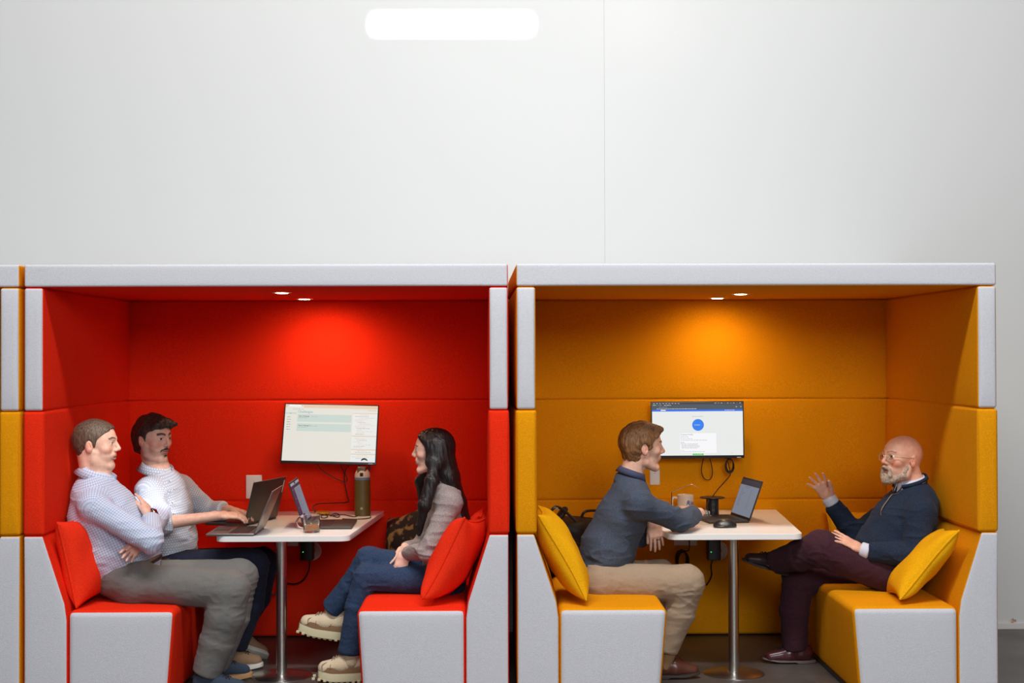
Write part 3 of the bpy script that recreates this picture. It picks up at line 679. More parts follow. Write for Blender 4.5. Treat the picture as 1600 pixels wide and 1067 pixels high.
# ------------------------------------------------------------------ shoes
def shoe(parent, heel, fwd, up, kind, L=0.285, label=None, w=1.0):
    """heel: point on the ground under the heel; builds upper, sole and laces"""
    R = frame(fwd, up); o = np.array(heel, float); fr = (o, R)
    st = {'brogue': (0.020, OXM, SOLD), 'burgundy': (0.016, BUR, SOLB), 'suede': (0.024, TANS, SOLW), 'navy': (0.026, NVY, SOLT), 'boot': (0.046, BTS, SOLC), 'chelsea': (0.020, CHE, SOLD)}[kind]
    h, um, sm = st; F = Fld(); q = L / 0.285
    wd = 0.043 * w * (1.12 if kind == 'boot' else 1)
    F.seg((0.035 * q, 0, h + 0.034), (0.13 * q, 0, h + 0.034), (0.034 * w, 0.042), (wd, 0.042), (0, 1, 0), 0.02)
    F.seg((0.13 * q, 0, h + 0.032), (0.232 * q, 0.004, h + 0.020), (wd, 0.042), (0.036 * w, 0.030 if kind != 'boot' else 0.036), (0, 1, 0), 0.02)
    F.seg((0.060 * q, 0, h + 0.050), (0.118 * q, 0, h + 0.062), (0.033, 0.040), (0.030, 0.022), (0, 1, 0), 0.02)
    top = 0.082 if kind not in ('boot', 'chelsea') else 0.125
    F.seg((0.052 * q, 0, h + 0.03), (0.060 * q, 0, h + top), (0.036, 0.045), (0.040, 0.050) if kind == 'boot' else (0.034, 0.043), (0, 1, 0), 0.015, cap=0.008)
    if top < 0.1: F.seg((0.054 * q, 0, h + 0.05), (0.060 * q, 0, h + 0.12), (0.027, 0.036), None, (0, 1, 0), 0.01, 'sub')
    F.fn((-.1, -.1, -.05), (.35, .1, h + 0.002), lambda P: -(h - 0.001 - P[:, 2]) * -1 if False else (h - 0.001 - P[:, 2]), 0.001, 'int')
    # keep everything above the welt
    o1 = sdf_obj('shoe', F, um, parent, 0.0042, 2, None, None, fr, label=label)
    # sole from a profile swept around a foot outline
    n = 44; out = []
    for k in range(n):
        a = 2 * PI * k / n; c, s_ = math.cos(a), math.sin(a); x = 0.128 * q + 0.150 * q * c * abs(c) ** -0.0
        t = (c + 1) / 2; ww = (0.032 + 0.013 * math.sin(min(1, t * 1.25) * PI * 0.62)) * w * (1.12 if kind == 'boot' else 1)
        x = 0.128 * q + 0.1475 * q * math.copysign(abs(c) ** 0.85, c); out.append((x, math.copysign(abs(s_) ** 0.72, s_) * ww))
    b = B(); rise = lambda x: max(0, (x / q - 0.19)) * 0.16; arch = 0.010 if kind in ('brogue', 'burgundy', 'chelsea') else 0.0
    lev = [(0.0, 0.93), (0.003, 1.0), (h - 0.004, 1.0), (h + 0.001, 0.96)]; V = []
    for z, f in lev:
        for x, y in out:
            zz = z + rise(x) * 1.0 
            if arch and z < h * 0.5 and x / q > 0.085: zz = max(zz, arch + rise(x))
            V.append((0.128 * q + (x - 0.128 * q) * f, y * f, zz))
    Q = [(l * n + k, l * n + (k + 1) % n, (l + 1) * n + (k + 1) % n, (l + 1) * n + k) for l in range(3) for k in range(n)] + [tuple(range(n))[::-1], tuple(3 * n + k for k in range(n))]
    M = Matrix([[*R[i], o[i]] for i in range(3)] + [[0, 0, 0, 1]])
    b.add(V, Q, 0, M)
    if kind == 'boot':
        for k in range(9):
            for y in (-1, 1): b.box(0.01 + k * 0.029, 0.026 + k * 0.029, y * 0.034 - 0.008, y * 0.034 + 0.008, -0.006 + rise(0.018 + k * .029), 0.006 + rise(0.018 + k * .029), 0.002, 0, M)
    b.build('sole', sm, o1)
    if kind == 'boot':
        bd = B(); bd.add([(0.128 * q + (x - 0.128 * q) * f, y * f, z + rise(x)) for z, f in ((h - 0.002, 1.0), (h + 0.022, 0.95), (h + 0.028, 0.90)) for x, y in out], [(l * n + k, l * n + (k + 1) % n, (l + 1) * n + (k + 1) % n, (l + 1) * n + k) for l in range(2) for k in range(n)], 0, M)
        bd.build('mudguard', TANB, o1, label='brown suede band')
    if kind != 'chelsea':
        b = B(); zt = lambda x: h + (0.088 - (x / q - 0.10) * 0.22 if kind != 'boot' else 0.094 - (x / q - 0.10) * 0.24)
        for k in range(5):
            x = (0.105 + k * 0.017) * q
            for sg in (-1, 1): b.tube(smooth_pts([(x, sg * 0.022, zt(x) - 0.010), (x + 0.004, 0.004 * sg, zt(x) - 0.0005), (x + 0.016 * q, -sg * 0.022, zt(x + 0.016) - 0.010)], 4), 0.0022, 0, 6, M=M)
        for sg in (-1, 1): b.tube(smooth_pts([(0.104 * q, 0, zt(0.1 * q)), (0.10 * q, sg * 0.02, zt(0.1 * q) + 0.008), (0.112 * q, sg * 0.036, zt(.1 * q) - 0.004), (0.118 * q, sg * 0.018, zt(.1 * q) - 0.004), (0.104 * q, 0, zt(0.1 * q))], 5), 0.002, 0, 6, M=M)
        if kind == 'boot':
            for x in (0.16, 0.20, 0.12, 0.085):
                for sg in (-1, 1): b.tube(smooth_pts([(0.13, 0, h + 0.062), (x, sg * 0.034, h + 0.045), (x + 0.004, sg * 0.048, h + 0.024)], 5), 0.0024, 0, 6, M=M)
        b.build('laces', {'brogue': LACE, 'burgundy': LACE, 'suede': LACE, 'navy': LACE, 'boot': LACEB}[kind], o1)
    return o1
OXM = mat('oxblood_leather', (0.030, 0.012, 0.014), 0.30); bumped(OXM, 40, 0.15, 0.003)
BUR = mat('burgundy_leather', (0.075, 0.018, 0.022), 0.25); bumped(BUR, 40, 0.15, 0.003)
CHE = mat('brown_leather', (0.10, 0.032, 0.018), 0.28); bumped(CHE, 40, 0.2, 0.003)
TANS = mat('tan_suede', (0.30, 0.185, 0.105), 0.95); bumped(TANS, 200, 0.3, 0.002); NVY = mat('navy_suede', (0.030, 0.048, 0.080), 0.95); bumped(NVY, 200, 0.3, 0.002)
BTS = mat('sheepskin', (0.66, 0.53, 0.36), 0.98); bumped(BTS, 150, 0.6, 0.004); TANB = mat('brown_suede', (0.21, 0.115, 0.055), 0.95)
SOLD = mat('dark_sole', (0.03, 0.02, 0.018), 0.7); SOLB = mat('grey_sole', (0.12, 0.09, 0.085), 0.6); SOLW = mat('white_sole', (0.66, 0.65, 0.58), 0.6); SOLT = mat('gum_sole', (0.45, 0.24, 0.10), 0.6); SOLC = mat('cream_sole', (0.58, 0.52, 0.33), 0.7)
LACE = mat('dark_lace', (0.02, 0.016, 0.02), 0.9); LACEB = mat('tan_lace', (0.30, 0.20, 0.13), 0.9)

# ------------------------------------------------------------------ people
SKINC = (0.70, 0.40, 0.29)
def A3(p): return at(*p)
def body(t, head, skin, spine, arms, legs, hands, neckr=0.058, socks=None, sockname='sock', **hc):
    socks = socks or mat('dark_sock', (0.02, 0.02, 0.025), 0.9)
    """one continuous body: head, neck, trunk, arms with hands, legs"""
    F = Fld(); head.prims(F); s = head.s
    F.seg(head.w((-0.030, 0, -0.015)), A3(spine[0][0]), neckr, neckr * 1.10, k=0.022)
    P = [A3(q[0]) for q in spine]; F.path(P, [(q[1] * 0.86, q[2] * 0.86) for q in spine], k=0.03)
    for a in arms:
        p = [A3(q) for q in a[:3]]; F.seg(P[1], p[0], 0.045, 0.042, k=0.03); F.path(p, [0.043 * s, 0.036 * s, (0.029 * s, 0.024 * s)], k=0.012)
    for l in legs:
        p = [A3(q) for q in l]; p[-1] = p[-1] - unit(p[-1] - p[-2]) * .045; F.seg(P[-1], p[0], 0.07, 0.06, k=0.03); F.path(p, [0.065, 0.048, 0.030], k=0.012)
    extra = [hand(F, *h[0], **h[1]) for h in hands]
    V, Q = F.surface(0.003, 1)
    C = np.tile(np.array(skin, float), (len(V), 1)); head.color(V, skin, base=C, **hc)
    me = mesh_arrays('body', V, Q, SKIN); at_ = me.attributes.new('tint', 'FLOAT_COLOR', 'POINT'); at_.data.foreach_set('color', np.c_[C, np.ones(len(C))].astype(np.float32).ravel())
    link('body', me, t)
    for l in legs:
        a_, b_ = A3(l[-2]), A3(l[-1]); d_ = unit(b_ - a_); F = Fld(); F.seg(b_ - d_ * .16, b_ - d_ * (.0 if sockname == 'sock' else -.01), .046, .031 if sockname == 'sock' else .044, k=.01); sdf_obj(sockname, F, socks, t, .005, 1)
    return extra
def top(t, name, m, spine, arms, collar=None, amp=0.007, rad=(0.060, 0.056, 0.044), res=0.005, hem=None, seed=1, side=1, label=None, k=0.028, rot=None, freq=(8, 8, 24)):
    F = Fld(); P = [A3(q[0]) for q in spine]; F.path(P, [(q[1], q[2]) for q in spine], k=0.04)
    for a in arms:
        p = [A3(q) for q in a[:3]]; n = 1.0 if len(a) < 4 else a[3]
        e = p[1] + (p[2] - p[1]) * n
        up = P[1] + (p[0] - P[1]) * 0.35
        F.seg(up, p[0], rad[0] * 1.08, rad[0] * 1.05, k=0.045)
        F.seg(p[0], p[1], rad[0], rad[1], k=k); F.seg(p[1], e, rad[1], rad[1] + (rad[2] - rad[1]) * n, k=0.016, cap=0.014, u0=np.linalg.norm(p[1] - p[0]))
    if collar: c0, c1, r0, r1 = collar; F.seg(A3(c0), A3(c1), r0, r1, k=0.010, cap=0.007)
    arm_pts = [(A3(a[1])) for a in arms]
    def post(V, Q):
        def A(V):
            w = np.full(len(V), 0.55)
            for e in arm_pts: w += 0.9 * np.exp(-((V - e) ** 2).sum(1) / 0.0081)
            if hem is not None: w += 0.8 * np.exp(-((V - A3(hem)) ** 2).sum(1) / 0.012)
            hz = P[0][2] - 0.02
            return amp * w * np.clip((hz - V[:, 2]) / 0.05, 0.05, 1)
        return folds(V, Q, A, freq, seed, rot)
    return sdf_obj(name, F, m, t, res, 2, post, uv=True, label=label)
def pants(t, m, hips, legs, radii, amp=0.0055, seed=3, res=0.0055, waist=None, name='trousers', rot=None, flare=None):
    F = Fld(); 
    hp = [A3(h[0]) for h in hips]; F.path(hp, [(h[1], h[2]) for h in hips], k=0.04)
    js = []
    for l, rr in zip(legs, radii):
        p = [A3(q) for q in l]; js.append(p[1]); F.seg(hp[-1], p[0], rr[0] * 0.9, rr[0], k=0.05)
        u = 0
        for i in range(len(p) - 1):
            last = i == len(p) - 2; F.seg(p[i], p[i + 1], rr[i], rr[i + 1], k=0.022, cap=0.02 if last else None, u0=u); u += np.linalg.norm(p[i + 1] - p[i])
    hp0 = hp[-1]
    def post(V, Q):
        def A(V):
            w = np.full(len(V), 0.45)
            for e in js: w += 1.1 * np.exp(-((V - e - np.array([0, 0, -0.04])) ** 2).sum(1) / 0.012)
            w += 0.8 * np.exp(-((V - hp0) ** 2).sum(1) / 0.02)
            return amp * w
        return folds(V, Q, A, (20, 11, 34), seed, rot)
    return sdf_obj(name, F, m, t, res, 2, post, uv=True)
def hair(t, head, m, build, res=0.0035, amp=0.004, seed=0, name='hair', freq=(30, 90, 22), label=None):
    F = Fld(); build(F)
    def post(V, Q): return V + vnormals(V, Q) * ((hnoise(V * np.array(freq), seed) * 2 - 1) * amp + (hnoise(V * np.array(freq) * 2.3, seed + 1) * 2 - 1) * amp * 0.5)[:, None]
    return sdf_obj(name, F, m, t, res, 1, post, frame=(head.o, head.R * head.s), label=label)
def short_hair(th=0.010, front=((-.07, -.03), (-.02, -.022), (.0, .014), (.035, .026), (.06, .050), (.085, .078), (.11, .088), (.15, .10)), nape=-0.062, extra=None):
    zs = [a for a, b in front]; xs = [b for a, b in front]
    def f(F):
        F.ell((-0.014, 0, 0.042), (0.099 + th, 0.076 + th, 0.086 + th * 1.1), k=0.01); F.ell((0.030, 0, 0.044), (0.062 + th, 0.060 + th, 0.068 + th * 0.9), k=0.015)
        F.seg((-0.055, 0, 0.0), (-0.043, 0, nape), (0.062, 0.045), (0.052, 0.030), (0, 1, 0), 0.02)
        if extra: extra(F)
        F.fn((-.2, -.2, -.2), (.2, .2, .2), lambda P: np.maximum((P[:, 0] - np.interp(P[:, 2], zs, xs)) * 0.8, nape - 0.004 - P[:, 2]), 0.001, 'int')
        for y in (-1, 1): F.ell((-0.008, y * 0.088, 0.0), (0.022, 0.022, 0.036), k=0.004, op='sub')
    return f

# ---- man with crossed arms, red booth
def man_crossed():
    t = thing('person', 'person with crossed arms, blue checked shirt and grey trousers in the red booth', 'person', (at(205, 930, .38)[0], 0.38, 0.455))
    hd = Head(at(151, 698, .38), (1, -0.05, 0.0), sc=1.05, jaw=1.08, mouth=0.003)
    spine = [((150, 743, .38), .070, .070), ((150, 768, .38), .165, .105), ((162, 806, .38), .20, .172), ((188, 862, .38), .20, .198), ((200, 890, .38), .180, .150)]
    RA = [(145, 790, .19), (236, 846, .10), (236, 812, .32)]; LA = [(172, 786, .57), (250, 803, .60), (228, 838, .24)]
    legs = [[(208, 912, .24), (362, 922, .17), (322, 1050, .20)], [(208, 906, .50), (372, 904, .50), (332, 1044, .52)]]
    rw = A3((235, 809, .33)); lw = A3((224, 842, .215))
    hands = [((rw, A3((226, 783, .40)) - rw, (-.15, -1, .1), (-1, .1, 0)), dict(sc=1.0, curl=(.15, .2, .25, .3), spread=.13, thumb=(.1, .3))),
             ((lw, A3((204, 862, .155)) - lw, (-.4, -.2, .9), (.1, -.3, .2)), dict(sc=0.95, curl=(.10, .12, .15, .2), spread=.10, thumb=(.1, .2)))]
    body(t, hd, (0.80, 0.50, 0.38), spine, [RA, LA], legs, hands, neckr=0.069, hair=(0.07, 0.045, 0.03), stubble=0.22, lip=(0.5, 0.2, 0.17))
    hair(t, hd, hair_mat('dark_brown_hair', (0.060, 0.038, 0.026), (0.17, 0.115, 0.080)), short_hair(0.007, nape=-0.088), amp=0.002)
    m = gingham('blue_gingham', (0.68, 0.71, 0.80), (0.20, 0.32, 0.62), 0.0125, 0.38, 0.42)
    top(t, 'shirt', m, spine, [RA + [0.97], LA + [0.93]], None, amp=0.008, rad=(0.066, 0.062, 0.050), seed=2, hem=(170, 880, .2))
    leaf_collar(t, 'collar', m, A3((152, 747, .38)), (.30, 0, 1), (1, -.05, 0), .084, .086, .050, .22, .046, .030, .6)
    g = knit('grey_cotton', (0.155, 0.150, 0.140), (0.185, 0.18, 0.17), 0.9, 0.25)
    pants(t, g, [((204, 899, .38), .21, .166), ((214, 914, .38), .20, .132)], [[(216, 911, .25), (360, 921, .17), (352, 960, .175), (340, 1000, .19), (323, 1050, .20)], [(212, 904, .50), (375, 901, .50), (365, 960, .51), (337, 1040, .52)]],
          [(.098, .096, .096, .086, .072), (.096, .090, .085, .07)], seed=5, amp=.0042)
    b = B(); c = A3((206, 893, .38)); ring = []
    u = unit((at(262, 876, .38) - at(172, 926, .38)))
    for k in range(40):
        a = 2 * PI * k / 40; ring.append(c + u * (0.168 if math.cos(a) < 0 else 0.150) * math.cos(a) + np.array([0, 1, 0]) * 0.190 * math.sin(a))
    b.tube(ring, 0.0175, closed=True); b.build('belt', mat('dark_belt', (0.035, 0.015, 0.012), 0.45), t)
    # watch on the upper wrist
    ax = unit(A3((224, 783, .40)) - rw); s1 = unit(np.cross(ax, (0, 1, 0.2))); s2 = np.cross(ax, s1); c = rw + ax * 0.004
    b = B(); b.tube([c + s1 * 0.034 * math.cos(q) + s2 * 0.030 * math.sin(q) for q in np.linspace(0, 2 * PI, 25)[:-1]], 0.0065, closed=True); w = b.build('watch', mat('navy_strap', (0.01, 0.014, 0.03), 0.6), t)
    out = unit(np.array([0.75, -0.55, 0.15]) - ax * np.dot((0.75, -0.55, 0.15), ax)); sd = np.cross(out, ax); pc = c + out * 0.037
    M = Matrix(((sd[0], ax[0], out[0], pc[0]), (sd[1], ax[1], out[1], pc[1]), (sd[2], ax[2], out[2], pc[2]), (0, 0, 0, 1)))
    B().box(-.019, .019, -.022, .022, -.006, .006, .005, M=M).build('watch_case', mat('watch_case', (0.25, 0.12, 0.13), 0.2, 0.8), w)
    B().box(-.016, .016, -.019, .019, .0055, .0075, .001, M=M).build('watch_face', mat('watch_glass', (0.03, 0.005, 0.01), 0.08), w)
    shoe(t, (at(301, 1072, .20)[0], .20, 0), (1, -.06, 0), (0, 0, 1), 'navy'); shoe(t, (at(311, 1058, .53)[0], .53, 0), (1, .03, 0), (0, 0, 1), 'navy')

# ---- man typing, red booth
def man_typing():
    t = thing('person', 'person with dark hair and moustache typing on a laptop in the red booth', 'person', (at(265, 900, .86)[0], 0.86, 0.455))
    hd = Head(at(240, 689, .82), (0.84, -0.545, -0.05), sc=1.03, jaw=1.05)
    spine = [((246, 734, .83), .066, .064), ((254, 762, .84), .17, .10), ((258, 798, .86), .19, .135), ((262, 845, .87), .18, .150), ((264, 880, .87), .18, .140)]
    RA = [(232, 766, .68), (252, 818, .60), (338, 806, .70)]; LA = [(284, 762, 1.00), (326, 800, 1.08), (358, 797, .99)]
    legs = [[(266, 888, .76), (396, 886, .72), (364, 1020, .78)], [(270, 884, 1.00), (410, 880, 1.0), (368, 990, 1.02)]]
    rw = A3((341, 805, .71)); lw = A3((360, 796, .99)); 
    hands = [((rw, np.array([0.93, 0.35, -.04]), (0, 1, .25), (0.1, 0, -1)), dict(sc=1.05, curl=(.30, .34, .36, .36), spread=.12, thumb=(.35, .3))),
             ((lw, np.array([0.9, -0.35, -.14]), (0, -1, .15), (0, 0, -1)), dict(sc=1.0, curl=(.3, .3, .35, .35), spread=.12, thumb=(.4, .3)))]
    body(t, hd, (0.72, 0.43, 0.32), spine, [RA, LA], legs, hands, neckr=0.060, hair=(0.02, 0.014, 0.012), stubble=0.30, lip=(0.45, 0.17, 0.14), browh=0.0058)
    def quiff(F):
        for y in (-.040, -.020, 0, .022, .044): F.seg((-0.02, y * .9, 0.118 - abs(y) * .5), (0.074, y * 1.1, 0.108 - abs(y) * .35), 0.024, 0.018, k=0.02); F.seg((0.074, y * 1.1, 0.108 - abs(y) * .35), (0.098, y * 1.25 + .006, 0.082 + (y + .044) * .12), 0.016, 0.007, k=0.016)
        F.seg((-0.09, 0, 0.02), (-0.085, 0, -0.05), (0.06, 0.028), (0.052, 0.022), (0, 1, 0), 0.02)
    fr = ((-.07, -.03), (-.02, -.022), (.0, .012), (.035, .022), (.055, .040), (.068, .066), (.078, .110), (.15, .13))
    hair(t, hd, hair_mat('near_black_hair', (0.012, 0.008, 0.007), (0.045, 0.03, 0.022), 0.35, (1, 1, 0.3)), short_hair(0.014, fr, -0.066, quiff), amp=0.005, seed=4)
    def mou(F):
        for y in (-1, 1): F.seg((0.100, 0.002 * y, -0.0315), (0.088, 0.024 * y, -0.040), 0.0052, 0.0026, k=0.003); F.seg((0.088, 0.024 * y, -0.040), (0.084, 0.0275 * y, -0.049), 0.003, 0.0018, k=0.003)
        F.ell((0.092, 0, -0.068), (0.005, 0.009, 0.006), k=0.002)
    hair(t, hd, MATS['near_black_hair'], mou, 0.002, 0.001, 9, 'moustache', (200, 200, 60))
    m = dotted('dotted_shirt', (0.42, 0.46, 0.55), (0.74, 0.77, 0.82), 0.0125, 0.26)
    top(t, 'shirt', m, spine, [RA + [0.16], LA + [0.72]], None, amp=0.008, rad=(0.064, 0.062, 0.052), seed=7, hem=(285, 845, .75))
    leaf_collar(t, 'collar', m, A3((245, 737, .83)), (.16, -.10, 1), (.86, -.5, 0), .079, .080, .048, .32, .042, .032, .5)
    for k in range(5): p = A3((266 + k * 2.0, 750 + k * 17, .715 - 0.008 * k)); B().tube([p, p + np.array([0.003, -0.004, 0])], 0.004, 0, 10).build('shirt_button', PLATE, t)
    b = B(); ring = [A3((264, 868, .87)) + np.array([0.158 * math.cos(a), 0.19 * math.sin(a), 0.012 * math.cos(a)]) for a in np.linspace(0, 2 * PI, 41)[:-1]]; b.tube(ring, 0.0165, closed=True); b.build('belt', mat('brown_belt', (0.06, 0.02, 0.014), 0.4), t)
    g = knit('navy_cotton', (0.012, 0.014, 0.028), (0.022, 0.025, 0.044), 0.9, 0.25)
    pants(t, g, [((266, 878, .87), .18, .13), ((268, 890, .87), .185, .12)], [[(268, 888, .76), (393, 884, .72), (390, 940, .74), (369, 1008, .77)], [(272, 884, 1.00), (408, 880, 1.0), (402, 930, 1.0), (374, 985, 1.01)]], [(.098, .090, .078, .062), (.095, .088, .075, .06)], seed=8)
    shoe(t, (at(341, 1042, .78)[0], .78, 0), (1, .0, 0), (0, 0, 1), 'suede', L=.25)
    shoe(t, (at(345, 1000, 1.05)[0], 1.04, 0.085), (0.93, -.12, -.30), (0.15, 0.75, 0.72), 'suede')

# ---- woman, red booth
def woman():
    t = thing('person', 'person with long black hair, grey sweater and blue jeans in the red booth', 'person', (at(690, 930, .55)[0], 0.55, 0.455))
    hd = Head(at(676, 708, .54), (-1, 0.06, 0.0), sc=0.95, jaw=0.90, nose=0.80, brow=0.55, mouth=0.004, nosew=0.9)
    spine = [((690, 752, .54), .050, .050), ((697, 775, .54), .145, .075), ((697, 812, .55), .155, .105), ((694, 860, .55), .14, .100), ((692, 903, .55), .165, .110)]
    LA = [(704, 786, .38), (668, 862, .32), (636, 864, .47)]; RA = [(692, 786, .70), (655, 858, .76), (634, 856, .62)]
    legs = [[(694, 908, .46), (572, 900, .46), (549, 1030, .47)], [(692, 897, .64), (574, 872, .56), (522, 950, .62)]]
    lw = A3((633, 863, .465)); rw = A3((632, 858, .60))
    hands = [((lw, A3((625, 892, .44)) - lw, (-.75, -.25, .2), (.1, .9, 0)), dict(sc=0.88, curl=(.15, .2, .28, .35), spread=.10, thumb=(.15, .2))),
             ((rw, A3((624, 878, .52)) - rw, (-.5, -.5, .3), (0, -.5, -.6)), dict(sc=0.88, curl=(.3, .3, .3, .35), spread=.08, thumb=(.2, .3)))]
    body(t, hd, (0.80, 0.50, 0.39), spine, [LA, RA], legs, hands, neckr=0.046, socks=BTS, sockname='boot_cuff', hair=(0.012, 0.009, 0.009), lip=(0.58, 0.13, 0.11), browh=0.003, cheek=0.6)
    hm = hair_mat('long_black_hair', (0.006, 0.005, 0.005), (0.020, 0.014, 0.013), 0.42, (1, 1, 0.05), 0.35, 0.4)
    def cap(F):
        F.ell((-0.014, 0, 0.042), (0.112, 0.088, 0.098), k=0.01); F.ell((0.028, 0, 0.046), (0.066, 0.068, 0.078), k=0.015)
        F.seg((-0.03, 0, 0.0), (-0.05, 0, -0.10), (0.086, 0.07), (0.085, 0.05), (0, 1, 0), 0.03)
        for y in (-1, 1): F.seg((0.020, y * 0.070, 0.05), (0.008, y * 0.076, -0.06), (0.016, 0.020), (0.016, 0.022), (0, 1, 0), 0.02)
        zs = [-.2, -.05, 0, .04, .07, .09, .11, .16]; xs = [.02, .022, .026, .034, .062, .078, .09, .11]
        F.fn((-.3, -.2, -.2), (.2, .2, .2), lambda P: (P[:, 0] - np.interp(P[:, 2], zs, xs) + np.clip(0.02 - np.abs(P[:, 1]), 0, 1) * 0.0) * 0.8, 0.001, 'int')
    F = Fld(); tmp = Fld(); cap(tmp); M3 = hd.R * hd.s
    # back curtain of hair, in room coordinates
    def wseg(a, b, ra, rb, k=0.02): F.seg(A3(a), A3(b), ra, rb, (0, -1, 0), k)
    wseg((690, 700, .54), (703, 745, .54), (.088, .060), (.10, .050)); wseg((703, 745, .54), (718, 785, .54), (.10, .046), (.105, .034)); wseg((718, 785, .54), (732, 822, .54), (.105, .034), (.09, .018))
    wseg((678, 690, .468), (677, 722, .445), (.012, .026), (.015, .028), .035); wseg((677, 722, .445), (675, 752, .41), (.015, .028), (.020, .029), .03); wseg((675, 752, .41), (663, 790, .375), (.026, .036), (.022, .030)); wseg((663, 790, .375), (655, 835, .40), (.022, .030), (.010, .012))
    wseg((672, 725, .64), (658, 752, .68), (.03, .026), (.03, .03)); wseg((658, 752, .68), (662, 800, .70), (.03, .03), (.02, .02)); wseg((662, 800, .70), (650, 822, .66), (.02, .02), (.008, .008))
    for p in tmp.p:
        pass
    def capd(P):
        L = (P - hd.o) @ hd.R / hd.s; d = None
        for p in tmp.p:
            q = p.d(L)
            if d is None: d = q
            elif p.op == 'add': h = np.clip(0.5 + 0.5 * (d - q) / p.k, 0, 1); d = d + (q - d) * h - p.k * h * (1 - h)
            else: d = np.maximum(d, q)
        return d * hd.s
    F.fn(hd.o - 0.2, hd.o + 0.2, capd, 0.02, 'add')
    zc = [-.3, -.04, 0, .04, .07, .09, .11, .2]; xc = [.06, .030, .028, .036, .062, .078, .09, .13]
    def post(V, Q):
        N = vnormals(V, Q); r = V[:, :2] - hd.o[:2]
        P = np.c_[V[:, 0] * 95 + V[:, 2] * 16, V[:, 1] * 95, V[:, 2] * 3]; return V + N * ((hnoise(P, 3) * 2 - 1) * 0.0022 + (hnoise(P * 2.2, 4) * 2 - 1) * 0.0011)[:, None]
    sdf_obj('hair', F, hm, t, 0.0042, 3, post)
    m = knit('grey_heather_knit', (0.20, 0.17, 0.165), (0.42, 0.37, 0.35), 0.95, 0.5, 330)
    top(t, 'sweater', m, spine, [LA + [0.96], RA + [0.97]], None, amp=0.011, rad=(0.056, 0.054, 0.037), seed=12, hem=(690, 880, .45))
    j = knit('blue_denim', (0.020, 0.038, 0.085), (0.040, 0.066, 0.130), 0.85, 0.3, 220)
    pants(t, j, [((694, 895, .55), .165, .11), ((696, 908, .55), .17, .105)], [[(690, 908, .46), (572, 902, .46), (557, 945, .46), (547, 1018, .47)], [(688, 894, .62), (576, 875, .55), (548, 915, .58), (520, 950, .62)]], [(.078, .066, .056, .062), (.082, .068, .058, .062)], seed=15, name='jeans', amp=0.005)
    shoe(t, (at(567, 1062, .48)[0], .48, 0.006), (-1, -.04, 0), (0, 0, 1), 'boot', L=0.238)
    shoe(t, at(540, 1000, .62), (-0.975, 0, .155), (0.155, 0, 0.975), 'boot', L=0.262)

